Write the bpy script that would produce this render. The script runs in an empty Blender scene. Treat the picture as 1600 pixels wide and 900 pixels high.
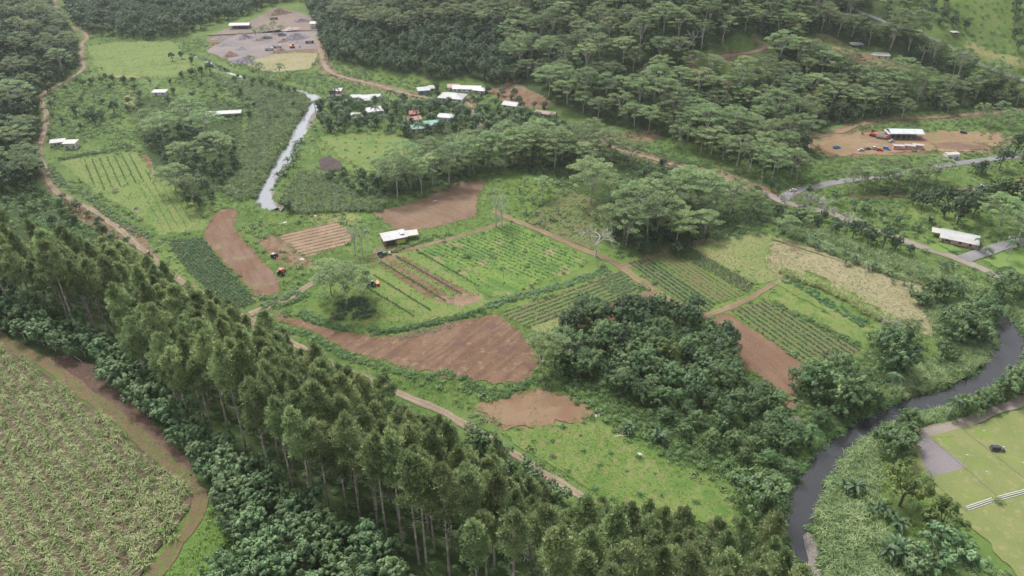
import bpy, math, random
import numpy as np
from mathutils import Vector
R = math.radians
rnd = random.Random(7)
rng = np.random.default_rng(11)
S = bpy.context.scene
COL = S.collection

# ------------------------------------------------------------------ camera, sky, sun, exposure
FPX, PITCH, CAMH = 1143.0, R(32), 175.0
cam_d = bpy.data.cameras.new('camera'); cam = bpy.data.objects.new('camera', cam_d); COL.objects.link(cam)
cam.location = (0, 0, CAMH); cam.rotation_euler = (math.pi/2-PITCH, 0, 0)
cam_d.sensor_width = 36; cam_d.lens = 36*FPX/1600; cam_d.clip_start = 1; cam_d.clip_end = 6000
S.camera = cam
SUN_EL, SUN_AZ = R(58), R(-35)          # azimuth from +Y towards +X
wd = bpy.data.worlds.new('World'); S.world = wd; wd.use_nodes = True
nt = wd.node_tree; bg = nt.nodes['Background']
sky = nt.nodes.new('ShaderNodeTexSky'); sky.sky_type = 'NISHITA'; sky.sun_disc = False
sky.sun_elevation = SUN_EL; sky.sun_rotation = SUN_AZ; sky.air_density = 1.0; sky.dust_density = 4.0; sky.ozone_density = 1.0
hs = nt.nodes.new('ShaderNodeHueSaturation'); hs.inputs['Saturation'].default_value = 0.3
nt.links.new(sky.outputs[0], hs.inputs['Color']); nt.links.new(hs.outputs[0], bg.inputs[0]); bg.inputs[1].default_value = 0.115
sd = bpy.data.lights.new('sun', 'SUN'); sun = bpy.data.objects.new('sun', sd); COL.objects.link(sun)
sd.energy = 1.5; sd.angle = R(10); sd.color = (1, .975, .94)
sdir = Vector((math.sin(SUN_AZ)*math.cos(SUN_EL), math.cos(SUN_AZ)*math.cos(SUN_EL), math.sin(SUN_EL)))
sun.rotation_euler = sdir.to_track_quat('Z', 'Y').to_euler(); sun.location = (0, 0, 900)
S.view_settings.view_transform = 'Standard'; S.view_settings.look = 'None'
S.view_settings.exposure = 1.33; S.view_settings.gamma = 1; S.view_settings.use_curve_mapping = False
S.cycles.max_bounces = 6; S.cycles.diffuse_bounces = 3; S.cycles.transparent_max_bounces = 4; S.cycles.volume_bounces = 1
S.cycles.use_denoising = True

# ------------------------------------------------------------------ numeric helpers
def smooth(a, b, x):
    t = np.clip((x-a)/(b-a), 0, 1); return t*t*(3-2*t)
_lat = rng.random((256, 256))
def vnoise(x, y, sc, seed=0):
    x = np.asarray(x)/sc+seed*17.3; y = np.asarray(y)/sc+seed*31.7
    xi = np.floor(x).astype(int); yi = np.floor(y).astype(int); fx = x-xi; fy = y-yi
    fx = fx*fx*(3-2*fx); fy = fy*fy*(3-2*fy)
    g = lambda i, j: _lat[i & 255, j & 255]
    return (g(xi, yi)*(1-fx)+g(xi+1, yi)*fx)*(1-fy)+(g(xi, yi+1)*(1-fx)+g(xi+1, yi+1)*fx)*fy
def fbm(x, y, sc, seed=0):
    return (vnoise(x, y, sc, seed)*.55+vnoise(x, y, sc/2.1, seed+1)*.28+vnoise(x, y, sc/4.3, seed+2)*.17)
def rays(p):
    p = np.atleast_2d(np.asarray(p, float)); u = (p[:, 0]-800)/FPX; v = (450-p[:, 1])/FPX
    c, s = math.cos(PITCH), math.sin(PITCH)
    return np.stack([u, c+v*s, -s+v*c], 1)
def flat(p, z=0.0):                       # pixel to the level z
    d = rays(p); t = (z-CAMH)/d[:, 2]
    return np.stack([d[:, 0]*t, d[:, 1]*t], 1)
def seg_dist(X, Y, pl):                   # distance and side (positive = left of travel) to a polyline
    best = np.full(X.shape, 1e9); side = np.zeros(X.shape)
    for a, b in zip(pl[:-1], pl[1:]):
        ab = b-a; L = ab@ab+1e-9
        t = np.clip(((X-a[0])*ab[0]+(Y-a[1])*ab[1])/L, 0, 1)
        dx = X-a[0]-t*ab[0]; dy = Y-a[1]-t*ab[1]; d = np.hypot(dx, dy)
        m = d < best; best[m] = d[m]; side[m] = np.sign(ab[0]*dy-ab[1]*dx)[m]
    return best, side
def inside(x, y, poly):
    x = np.asarray(x); y = np.asarray(y); r = np.zeros(x.shape, bool); n = len(poly)
    for i in range(n):
        x1, y1 = poly[i]; x2, y2 = poly[(i+1) % n]
        if y1 == y2: continue
        c = ((y1 > y) != (y2 > y)) & (x < (x2-x1)*(y-y1)/(y2-y1)+x1); r ^= c
    return r
def spline(pts, step=3.0):
    pts = [np.asarray(p, float) for p in pts]; P = [2*pts[0]-pts[1]]+pts+[2*pts[-1]-pts[-2]]; out = []
    for i in range(1, len(P)-2):
        n = max(2, int(np.linalg.norm(P[i+1]-P[i])/step))
        for k in range(n):
            t = k/n
            out.append(.5*(2*P[i]+(P[i+1]-P[i-1])*t+(2*P[i-1]-5*P[i]+4*P[i+1]-P[i+2])*t*t+(3*P[i]-P[i-1]-3*P[i+1]+P[i+2])*t**3))
    out.append(P[-2]); return np.array(out)

# ------------------------------------------------------------------ terrain
R1 = [(70,-25),(85,0),(92,32),(111,42),(130,50),(136,60),(130,66),(127,82),(131,101),(128,110),(107,125),(75,141),(64,152),(66,162),(72,176),(71,200),(64,221),(61,246),
      (71,265),(75,282),(87,299),(110,312),(145,329),(170,347),(190,361),(210,381),(232,397),(250,414),(270,432),(330,468),(420,517),(525,572),(560,587),(595,602),(640,622),
      (677,637),(715,657),(800,707),(837,732),(882,760),(935,792)]
R1w = flat(R1); R1w = np.vstack([R1w, R1w[-1]+np.array([62, -26]), R1w[-1]+np.array([170, -100])])
FOOT = [(440,-40),(480,10),(497,60),(510,95),(560,112),(640,132),(700,142),(770,142),(800,150),(870,180),(960,200),(1050,212),(1240,205),(1320,183),(1400,178),(1600,165),(1800,165)]
FOOTw = flat(FOOT)
RIV1 = [(300,85),(325,95),(345,107),(375,117),(430,130),(472,142),(492,152),(489,170),(474,192),(461,215),(444,245),(426,275),(414,298),(413,314),(440,326)]
RIV2 = [(1215,338),(1262,366),(1330,395),(1400,425),(1470,450),(1530,466),(1568,495),(1583,530),(1568,568),(1530,597),(1480,617),(1420,634),(1380,649),(1335,675),(1298,708),(1275,740),(1253,785),(1247,825),(1262,860),(1275,930)]
RIV1w = spline(flat(RIV1), 5); RIV2w = spline(flat(RIV2), 5)
RW1 = [3,3.5,3.5,3,3,6,9,10,9,8,8,8,8,8,6]
RW2 = [1.5,1.5,1.5,1.5,1.8,2.8,8.5,10.5,10,9,8.5,8,7.5,7,8,8.5,8.5,7,6,6]
def riv_widths(ctrl, sp, w):
    k = [int(np.argmin(np.hypot(*(sp-c).T))) for c in ctrl]; return np.interp(np.arange(len(sp)), k, w)
RIVW1 = riv_widths(flat(RIV1), RIV1w, RW1); RIVW2 = riv_widths(flat(RIV2), RIV2w, RW2)
STEP = 2.5
gx = np.arange(-780, 781, STEP); gy = np.arange(20, 1221, STEP)
GX, GY = np.meshgrid(gx, gy)
d1, s1 = seg_dist(GX, GY, R1w); d1 = d1*-s1
dl = np.maximum(d1, 0)
near = 45*smooth(10, 82, dl); far = 0.6*np.maximum(dl-9, 0); far = 150*(1-np.exp(-far/150))
k = smooth(300, 420, GY)
HM = near*(1-k)+far*k
d2, s2 = seg_dist(GX, GY, FOOTw); db = np.maximum(d2*s2, 0)
gul = flat([(790,150),(782,100)]); gul = np.vstack([gul, gul[-1]+(gul[-1]-gul[0])*4])
dg, _ = seg_dist(GX, GY, gul)
hb = 0.40*np.maximum(db-4, 0)+.0*db
hb = hb*(1-.7*np.exp(-(dg/40)**2))*(0.62+.78*fbm(GX, GY, 75, 3))
HM = HM+hb+0.10*np.maximum(GY-930, 0)*smooth(0, 40, -d1*1.0)
for rw, kk in ((RIV1w, 1), (RIV2w, 2)):
    ww = RIVW1 if kk == 1 else RIVW2
    for a in range(len(rw)-1):
        d, _ = seg_dist(GX, GY, rw[a:a+2]); w = (ww[a]+ww[a+1])/2
        HM = np.where(d < w/2+3, np.minimum(HM, -2.6*smooth(w/2+2.2, w/2-1.2, d)), HM)
# level benches the hill roads and yards stand on are kept by blending along them later
def hz(x, y):
    x = np.asarray(x, float); y = np.asarray(y, float)
    fx = np.clip((x-gx[0])/STEP, 0, len(gx)-1.001); fy = np.clip((y-gy[0])/STEP, 0, len(gy)-1.001)
    i = fx.astype(int); j = fy.astype(int); a = fx-i; b = fy-j
    return (HM[j, i]*(1-a)+HM[j, i+1]*a)*(1-b)+(HM[j+1, i]*(1-a)+HM[j+1, i+1]*a)*b
def at(p, lift=0.0):                      # pixel to terrain (raised by lift): x, y, ground z
    d = rays(p); n = len(d); t = np.full(n, 60.0); done = np.zeros(n, bool); lo = t.copy()
    for s in np.arange(60, 1500, 3.0):
        q = d*s; z = CAMH+q[:, 2]
        hit = (~done) & (z <= hz(q[:, 0], q[:, 1])+lift)
        t[hit] = s; lo[hit] = s-3.0; done |= hit
    t[~done] = 1500; lo[~done] = 1497
    for _ in range(12):
        m = (t+lo)/2; q = d*m[:, None]; h = CAMH+q[:, 2] <= hz(q[:, 0], q[:, 1])+lift
        t = np.where(h, m, t); lo = np.where(h, lo, m)
    q = d*t[:, None]
    return np.stack([q[:, 0], q[:, 1], hz(q[:, 0], q[:, 1])], 1)
def at1(px, py, lift=0.0): return at([(px, py)], lift)[0]
def topx(x, y, z):                        # world to pixel
    c, s = math.cos(PITCH), math.sin(PITCH); Z = z-CAMH
    dep = y*c-Z*s; up = y*s+Z*c
    return 800+FPX*x/dep, 450-FPX*up/dep, dep
# cut the hill roads and yards into the slope
def bench(px, half, fade):
    global HM
    w = at(px)[:, :2]; sp = spline(w, 4); zz = hz(sp[:, 0], sp[:, 1]); zz = np.convolve(np.pad(zz, 4, 'edge'), np.ones(9)/9, 'valid')
    best = np.full(GX.shape, 1e9); zt = np.zeros(GX.shape)
    x0, x1, y0, y1 = sp[:, 0].min()-40, sp[:, 0].max()+40, sp[:, 1].min()-40, sp[:, 1].max()+40
    m = (GX > x0) & (GX < x1) & (GY > y0) & (GY < y1); gxx = GX[m]; gyy = GY[m]; bb = np.full(gxx.shape, 1e9); zb = np.zeros(gxx.shape)
    for (x, y), z in zip(sp, zz):
        d = np.hypot(gxx-x, gyy-y); k = d < bb; bb[k] = d[k]; zb[k] = z
    wgt = smooth(half+fade, half, bb); HM[m] = HM[m]*(1-wgt)+zb*wgt
R6 = [(1235,219),(1262,215),(1287,212),(1320,204),(1340,196),(1375,189),(1400,186),(1450,184),(1525,179),(1600,172),(1640,168)]
R7 = [(1310,2),(1340,17),(1375,32),(1392,39),(1432,51),(1462,64),(1487,75),(1500,81),(1520,95),(1560,112),(1620,130)]
R8 = [(1182,62),(1197,71),(1182,80),(1150,86),(1125,90),(1075,91)]
R8B = [(1122,91),(1150,102),(1190,110),(1230,120)]
R8C = [(1075,92),(1085,105),(1110,120),(1140,130)]
BENCH = [(1260,60),(1300,72),(1340,78),(1370,90),(1400,100),(1450,112),(1480,122),(1510,130)]
bench(BENCH, 9, 14); bench(R7, 4, 8); bench(R8, 3, 6); bench(R8B, 3, 6)

# ------------------------------------------------------------------ materials
MATS = {}
def nmat(name):
    m = bpy.data.materials.new(name); m.use_nodes = True; return m, m.node_tree, m.node_tree.nodes['Principled BSDF']
def N(nt, typ, **kw):
    n = nt.nodes.new(typ)
    for k, v in kw.items():
        if k.startswith('i_'):
            key = k[2:]; n.inputs[int(key) if key.isdigit() else key].default_value = v
        else: setattr(n, k, v)
    return n
def c4(c): return (c[0], c[1], c[2], 1)
def noise(nt, vec, sc, det=4, rough=.55):
    n = N(nt, 'ShaderNodeTexNoise'); n.inputs['Scale'].default_value = sc; n.inputs['Detail'].default_value = det; n.inputs['Roughness'].default_value = rough
    nt.links.new(vec, n.inputs['Vector']); return n.outputs['Fac']
def ramp(nt, fac, a, b):
    n = N(nt, 'ShaderNodeMapRange'); n.inputs[1].default_value = a; n.inputs[2].default_value = b; n.interpolation_type = 'SMOOTHSTEP'
    nt.links.new(fac, n.inputs[0]); return n.outputs[0]
def mix(nt, fac, a, b, mode='MIX'):
    n = N(nt, 'ShaderNodeMix', data_type='RGBA', blend_type=mode)
    for s, v in ((n.inputs[0], fac), (n.inputs[6], a), (n.inputs[7], b)):
        if isinstance(v, (int, float)): s.default_value = v
        elif isinstance(v, (tuple, list)): s.default_value = c4(v)
        else: nt.links.new(v, s)
    return n.outputs[2]
def math_n(nt, op, a, b=0.0):
    n = N(nt, 'ShaderNodeMath', operation=op)
    for i, v in enumerate((a, b)):
        if isinstance(v, (int, float)): n.inputs[i].default_value = v
        else: nt.links.new(v, n.inputs[i])
    return n.outputs[0]
def plain(name, c, rough=.6, metal=0.0, var=.12, sc=2.0):
    if name in MATS: return MATS[name]
    m, nt, b = nmat(name); co = N(nt, 'ShaderNodeTexCoord').outputs['Object']
    f = noise(nt, co, sc, 5); d = tuple(x*(1-2*var) for x in c); l = tuple(min(1, x*(1+var)) for x in c)
    nt.links.new(mix(nt, ramp(nt, f, .3, .7), d, l), b.inputs['Base Color']); b.inputs['Roughness'].default_value = rough; b.inputs['Metallic'].default_value = metal
    MATS[name] = m; return m
def leafmat(name, a, b_, trans=.25, spec=.25, rough=.55, var=.22):
    m, nt, b = nmat(name); at_ = N(nt, 'ShaderNodeAttribute', attribute_name='tint').outputs['Fac']
    c = mix(nt, at_, a, b_)
    oi = N(nt, 'ShaderNodeObjectInfo').outputs['Random']
    h = N(nt, 'ShaderNodeHueSaturation'); nt.links.new(c, h.inputs['Color'])
    v = N(nt, 'ShaderNodeMapRange'); nt.links.new(oi, v.inputs[0]); v.inputs[3].default_value = 1-var; v.inputs[4].default_value = 1+var; nt.links.new(v.outputs[0], h.inputs['Value'])
    fr = math_n(nt, 'FRACT', math_n(nt, 'MULTIPLY', oi, 7.31)); hv = N(nt, 'ShaderNodeMapRange'); nt.links.new(fr, hv.inputs[0]); hv.inputs[3].default_value = .486; hv.inputs[4].default_value = .515; nt.links.new(hv.outputs[0], h.inputs['Hue'])
    nt.links.new(h.outputs[0], b.inputs['Base Color']); b.inputs['Roughness'].default_value = rough; b.inputs['Specular IOR Level'].default_value = spec
    t = N(nt, 'ShaderNodeBsdfTranslucent'); nt.links.new(h.outputs[0], t.inputs[0]); ms = N(nt, 'ShaderNodeMixShader'); ms.inputs[0].default_value = trans
    nt.links.new(b.outputs[0], ms.inputs[1]); nt.links.new(t.outputs[0], ms.inputs[2]); nt.links.new(ms.outputs[0], nt.nodes['Material Output'].inputs[0])
    MATS[name] = m; return m
def groundmat(name, c1, c2, c3, s1=.05, s3=.7, cover3=(.55, .72), stripe=None, bump=.3, bsc=1.5, rough=.9, c4_=None, verge=None):
    """c1/c2 large patches, c3 small patches; stripe = (angle, spacing, colour, amount, wobble)"""
    m, nt, b = nmat(name); L = nt.links; co = N(nt, 'ShaderNodeTexCoord').outputs['Object']
    col = mix(nt, ramp(nt, noise(nt, co, s1, 6, .6), .38, .62), c1, c2)
    col = mix(nt, ramp(nt, noise(nt, co, s3, 6, .65), *cover3), col, c3)
    fine = noise(nt, co, 3.5, 6, .7)
    h = N(nt, 'ShaderNodeMapRange'); L.new(fine, h.inputs[0]); h.inputs[1].default_value = .25; h.inputs[2].default_value = .75; h.inputs[3].default_value = .5; h.inputs[4].default_value = 1.25
    if stripe:
        ang, sp, sc_, amt, wob = stripe
        sx = N(nt, 'ShaderNodeSeparateXYZ'); L.new(co, sx.inputs[0])
        u = math_n(nt, 'ADD', math_n(nt, 'MULTIPLY', sx.outputs[0], math.cos(ang)), math_n(nt, 'MULTIPLY', sx.outputs[1], math.sin(ang)))
        u = math_n(nt, 'ADD', u, math_n(nt, 'MULTIPLY', noise(nt, co, .12, 3), wob))
        if amt < .9:                                              # drawn-out streaks along the working direction
            mp = N(nt, 'ShaderNodeMapping'); mp.inputs['Rotation'].default_value[2] = -ang; mp.vector_type = 'TEXTURE'; mp.inputs['Rotation'].default_value[2] = ang; mp.inputs['Scale'].default_value = (sp*1.0, sp*14, 1); L.new(co, mp.inputs[0])
            w = math_n(nt, 'MULTIPLY', math_n(nt, 'SUBTRACT', noise(nt, mp.outputs[0], 1.0, 3, .6), .47), 7.0)
        else: w = math_n(nt, 'SINE', math_n(nt, 'MULTIPLY', u, 2*math.pi/sp))
        brk = ramp(nt, noise(nt, co, .25, 4), .3, .6)
        f = math_n(nt, 'MULTIPLY', math_n(nt, 'MULTIPLY', ramp(nt, w, -.2, .8), amt), math_n(nt, 'ADD', math_n(nt, 'MULTIPLY', brk, .7), .3))
        col = mix(nt, f, col, sc_)
    if c4_: col = mix(nt, ramp(nt, noise(nt, co, .09, 5, .6), .55, .66), col, c4_)
    if verge:                                                     # grass between and beside the wheel tracks
        vt = math_n(nt, 'ADD', N(nt, 'ShaderNodeAttribute', attribute_name='tint').outputs['Fac'], math_n(nt, 'MULTIPLY', math_n(nt, 'SUBTRACT', noise(nt, co, .45, 5, .65), .5), 2.2))
        col = mix(nt, ramp(nt, vt, .55, 1.05), col, verge)
    v = N(nt, 'ShaderNodeVectorMath', operation='SCALE'); L.new(col, v.inputs[0]); L.new(h.outputs[0], v.inputs['Scale'])
    L.new(v.outputs[0], b.inputs['Base Color']); b.inputs['Roughness'].default_value = rough; b.inputs['Specular IOR Level'].default_value = .15
    bp = N(nt, 'ShaderNodeBump'); bp.inputs['Strength'].default_value = bump; bp.inputs['Distance'].default_value = .4; L.new(noise(nt, co, bsc, 5, .65), bp.inputs['Height']); L.new(bp.outputs[0], b.inputs['Normal'])
    MATS[name] = m; return m

SOIL, SOIL2, SOILP = (.145, .082, .050), (.175, .106, .066), (.205, .138, .090)
GRS, GRS2, GRSY = (.095, .155, .03), (.125, .195, .035), (.2, .22, .06)
plain('bark_pale', (.42, .39, .345), .85, var=.25, sc=1.2); plain('bark_pine', (.36, .31, .265), .9, var=.3, sc=1.0); plain('bark_dark', (.10, .08, .06), .9, var=.25)
plain('bark_dead', (.52, .49, .46), .85, var=.2)
leafmat('leaf_pine', (.125, .18, .072), (.38, .44, .21), .36, .3, var=.28)
leafmat('leaf_umbrella', (.095, .158, .062), (.275, .355, .15), .36, .2, var=.3)
leafmat('leaf_broad', (.05, .105, .04), (.155, .235, .085), .25, .35)
leafmat('leaf_dark', (.038, .075, .035), (.095, .15, .062), .25, .35)
leafmat('leaf_silver', (.062, .12, .045), (.205, .295, .135), .28, .35)
leafmat('leaf_yellow', (.062, .105, .03), (.17, .215, .055), .3, .3)
leafmat('leaf_scrub', (.065, .13, .04), (.15, .23, .075), .25, .3)
leafmat('leaf_reed', (.11, .175, .065), (.30, .355, .17), .3, .25)
leafmat('leaf_cane', (.15, .22, .065), (.42, .45, .215), .3, .25)
leafmat('leaf_banana', (.045, .10, .042), (.12, .185, .085), .3, .4)
leafmat('leaf_crop', (.030, .088, .032), (.095, .195, .07), .25, .35)
leafmat('leaf_lime', (.09, .17, .03), (.17, .27, .05), .3, .3)
leafmat('leaf_withered', (.20, .185, .16), (.34, .32, .28), .2, .2)
leafmat('leaf_dry', (.22, .18, .12), (.36, .31, .22), .2, .2)

# ------------------------------------------------------------------ mesh helpers (quads in numpy)
class G:
    def __init__(s): s.V = []; s.F = []; s.T = []; s.M = []; s.n = 0
    def add(s, V, F, T=None, M=0):
        V = np.asarray(V, float).reshape(-1, 3); F = np.asarray(F, int).reshape(-1, 4)
        s.V.append(V); s.F.append(F+s.n); s.n += len(V)
        s.T.append(np.full(len(F), .5) if T is None else np.asarray(T, float)); s.M.append(np.full(len(F), M)); return s
    def arr(s):
        if not s.V: return np.zeros((0, 3)), np.zeros((0, 4), int), np.zeros(0), np.zeros(0, int)
        return np.concatenate(s.V), np.concatenate(s.F), np.concatenate(s.T), np.concatenate(s.M)
def mesh_np(name, arr, mats, smooth_=False):
    V, F, T, M = arr; me = bpy.data.meshes.new(name); n, m = len(V), len(F)
    me.vertices.add(n); me.vertices.foreach_set('co', V.astype(np.float32).ravel())
    me.loops.add(4*m); me.loops.foreach_set('vertex_index', F.astype(np.int32).ravel())
    me.polygons.add(m); me.polygons.foreach_set('loop_start', (np.arange(m)*4).astype(np.int32))
    for x in (mats if isinstance(mats, (list, tuple)) else [mats]): me.materials.append(MATS[x] if isinstance(x, str) else x)
    me.polygons.foreach_set('material_index', M.astype(np.int32))
    me.update(calc_edges=True)
    a = me.attributes.new('tint', 'FLOAT', 'FACE'); a.data.foreach_set('value', T.astype(np.float32))
    me.polygons.foreach_set('use_smooth', np.full(m, smooth_)); return me
def unit(v): return v/(np.linalg.norm(v, axis=-1, keepdims=True)+1e-9)
def cards(g, C, T, B, L, W, tint, M=0):
    """diamond leaves: centre C, long axis T, cross axis B"""
    n = len(C); L = np.broadcast_to(L, n)[:, None]; W = np.broadcast_to(W, n)[:, None]
    V = np.stack([C-T*L*.5, C-B*W*.5+T*L*.05, C+T*L*.5, C+B*W*.5+T*L*.05], 1).reshape(-1, 3)
    g.add(V, np.arange(4*n).reshape(-1, 4), tint, M)
def rdir(n, up=0.0, r=rng):
    v = unit(r.normal(size=(n, 3))); v[:, 2] += up; return unit(v)
def perp(T, r=rng): return unit(np.cross(T, r.normal(size=T.shape)))
def tube(g, pts, rad, sides=6, M=0, tint=.5):
    pts = np.asarray(pts, float); n = len(pts); rad = np.broadcast_to(rad, n); V = []
    for i in range(n):
        t = unit(pts[min(i+1, n-1)]-pts[max(i-1, 0)]); a = unit(np.cross(t, [0.31, .95, .05])); b = np.cross(t, a)
        for k in range(sides):
            th = 2*math.pi*k/sides; V.append(pts[i]+rad[i]*(math.cos(th)*a+math.sin(th)*b))
    F = [(i*sides+k, i*sides+(k+1) % sides, (i+1)*sides+(k+1) % sides, (i+1)*sides+k) for i in range(n-1) for k in range(sides)]
    g.add(V, F, np.full(len(F), tint), M)
def limb(a, b, bow, n=5, r=rng):
    a = np.asarray(a, float); b = np.asarray(b, float); t = np.linspace(0, 1, n)[:, None]
    return a+(b-a)*t+np.asarray(bow)*(np.sin(np.pi*t))
def pine(r, Ht, c0, Rm, ncl=52, per=70):
    tr = G(); bend = r.normal(0, .5, 2)
    zs = np.linspace(-1.5, Ht*.97, 8); P = np.stack([bend[0]*np.sin(zs/Ht*3), bend[1]*np.sin(zs/Ht*2.2), zs], 1)
    tube(tr, P, np.linspace(.34, .06, 8), 7)
    for _ in range(9):
        z = r.uniform(.35, c0+.08)*Ht; a = r.uniform(0, 6.28); L = r.uniform(.8, 2.2)
        p = np.array([np.interp(z, zs, P[:, 0]), np.interp(z, zs, P[:, 1]), z]); tube(tr, [p, p+np.array([math.cos(a)*L, math.sin(a)*L, .35*L])], [.06, .02], 4)
    g = G(); C = Ht*(1-c0)
    for i in range(ncl):
        t = r.random()**.85; env = Rm*min(1, ((1-t)/.42)**.55)*(.55+.45*min(1, t/.25)); a = r.uniform(0, 6.28); q = env*math.sqrt(r.uniform(.12, 1.0))
        z = Ht*c0+t*C-q*.12+r.normal(0, .3)
        c = np.array([np.interp(z, zs, P[:, 0])+q*math.cos(a), np.interp(z, zs, P[:, 1])+q*math.sin(a), z])
        if i % 4 == 0: tube(tr, limb([np.interp(z-1, zs, P[:, 0]), np.interp(z-1, zs, P[:, 1]), z-1.0], c, [0, 0, -.2], 3), [.08, .05, .02], 4)
        rc = r.uniform(.95, 1.55)*(1 if t < .85 else .7); n = per
        d = rdir(n, .55, r); p = c+d*rc*(r.random((n, 1))**.3)*np.array([1, 1, .8]); T = unit(d+np.array([0, 0, .5])+r.normal(0, .3, (n, 3)))
        base = .1+.75*r.random()
        cards(g, p, T, perp(T, r), r.uniform(.6, 1.15, n), r.uniform(.18, .38, n), np.clip(base+r.normal(0, .18, n), 0, 1))
    return tr.arr(), g.arr()
def umbrella(r, Ht, Rm, npl=30, per=85, lean=0.0, thin=1.0):
    tr = G(); g = G(); fz = Ht*r.uniform(.25, .42); la = r.uniform(0, 6.28); lx = np.array([math.cos(la), math.sin(la), 0])*lean
    f = np.array([0, 0, fz])+lx*.4; tube(tr, limb([0, 0, -1.5], f, r.normal(0, .25, 3), 4), np.linspace(.42, .30, 4), 7)
    nl = r.integers(4, 7); tips = []
    for k in range(nl):
        a = 6.28*k/nl+r.normal(0, .35); q = Rm*r.uniform(.3, .75); e = np.array([q*math.cos(a), q*math.sin(a), Ht*(.86-.12*(q/Rm)**2)])+lx
        L = limb(f, e, [-.18*q*math.cos(a), -.18*q*math.sin(a), .5], 5); tube(tr, L, np.linspace(.24, .06, 5), 5); tips.append((L[2], L[3], e))
        for _ in range(2):
            a2 = a+r.normal(0, .7); e2 = L[2]+np.array([math.cos(a2)*Rm*.42, math.sin(a2)*Rm*.42, Ht*r.uniform(.12, .24)]); tube(tr, limb(L[2], e2, [0, 0, .2], 3), [.13, .08, .03], 4); tips.append((L[2], e2, e2))
    for i in range(npl):
        q = Rm*math.sqrt(r.uniform(.01, 1)); a = r.uniform(0, 6.28); low = r.random() < .22
        z = Ht*(1-.30*(q/Rm)**2)-r.uniform(0, .07)*Ht-(Ht*r.uniform(.12, .28) if low else 0)
        c = np.array([q*math.cos(a), q*math.sin(a), z])+lx; pr = r.uniform(1.3, 2.7)*(Rm/8)**.5; n = int(per*(pr/1.9)**1.3*thin)+6
        if i % 3 == 0:
            tp = min(tips, key=lambda s: np.linalg.norm(s[2]-c)); tube(tr, limb(tp[1], c-[0, 0, .2], [0, 0, -.2], 3), [.07, .05, .02], 4)
        th = r.uniform(0, 6.28, n); rr = pr*np.sqrt(r.random(n)); st = r.uniform(.65, 1.0); sa = r.uniform(0, 3.14)
        px, py = rr*np.cos(th), rr*np.sin(th)*st; x = px*math.cos(sa)-py*math.sin(sa); y = px*math.sin(sa)+py*math.cos(sa)
        P = c+np.stack([x, y, -.16*(rr/pr)**2*pr+r.normal(0, .12, n)], 1)
        T = unit(np.stack([x, y, -.15*pr+r.normal(0, .3, n)], 1)+r.normal(0, .5*pr, (n, 3))*[1, 1, .35]); B = unit(np.cross(unit(np.stack([r.normal(0, .4, n), r.normal(0, .4, n), np.ones(n)], 1)), T))
        base = .25+.5*r.random(); cards(g, P, T, B, r.uniform(.5, .95, n), r.uniform(.26, .5, n), np.clip(base+r.normal(0, .17, n), 0, 1))
    return tr.arr(), g.arr()
def broad(r, Ht, Rm, nlobe=16, ncard=4600, leaf=.5, z0=.22, flat_=1.0, trunk=.35):
    tr = G(); g = G(); tube(tr, limb([0, 0, -1.2], [0, 0, Ht*.55], r.normal(0, .2, 3), 4), np.linspace(trunk, trunk*.6, 4), 7)
    cz = Ht*(z0+(1-z0)*.5); hz_ = Ht*(1-z0)*.5; lobes = []
    for i in range(nlobe):
        d = rdir(1, .35, r)[0]; q = r.uniform(.45, .82); rl = Rm*r.uniform(.26, .46)
        c = np.array([d[0]*Rm*q, d[1]*Rm*q, cz+d[2]*hz_*q*.95*flat_]); lobes.append((c, rl))
        if i % 2 == 0: tube(tr, limb([0, 0, Ht*.35], c, [0, 0, -.3], 4), [.16, .12, .08, .03], 5)
    tot = sum(l[1]**2 for l in lobes)
    for c, rl in lobes:
        n = int(ncard*rl**2/tot); nc = max(5, n//26); cd = rdir(nc, .25, r); base0 = r.uniform(.2, .75)
        for j in range(nc):
            m = n//nc; cc = c+cd[j]*rl*r.uniform(.72, 1.05)*np.array([1, 1, .85]); rc = rl*r.uniform(.22, .42)
            d = rdir(m, .2, r); P = cc+d*rc*(r.random((m, 1))**.4)
            Nn = unit(cd[j]*.9+d*.6+np.array([0, 0, .45])+r.normal(0, .35, (m, 3))); T = perp(Nn, r); B = np.cross(Nn, T)
            b = np.clip(base0+r.normal(0, .14), .05, .95)
            cards(g, P, T, B, r.uniform(.7, 1.25, m)*leaf, r.uniform(.45, .75, m)*leaf, np.clip(b+r.normal(0, .15, m), 0, 1))
    return tr.arr(), g.arr()
def bare(r, Ht, spread, depth=4):
    tr = G()
    def rec(p, d, L, rad, k):
        e = p+d*L; tube(tr, limb(p, e, r.normal(0, .06*L, 3), 3), [rad, rad*.8, rad*.62], 5 if k < 2 else 4)
        if k >= depth: return
        for _ in range(3 if k < 3 else 2):
            nd = unit(d+r.normal(0, spread, 3)+np.array([0, 0, .12])); rec(e, nd, L*r.uniform(.55, .8), rad*.6, k+1)
    rec(np.array([0, 0, -1.]), np.array([0, 0, 1.]), Ht*.34, Ht*.027, 0); return tr.arr()
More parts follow.
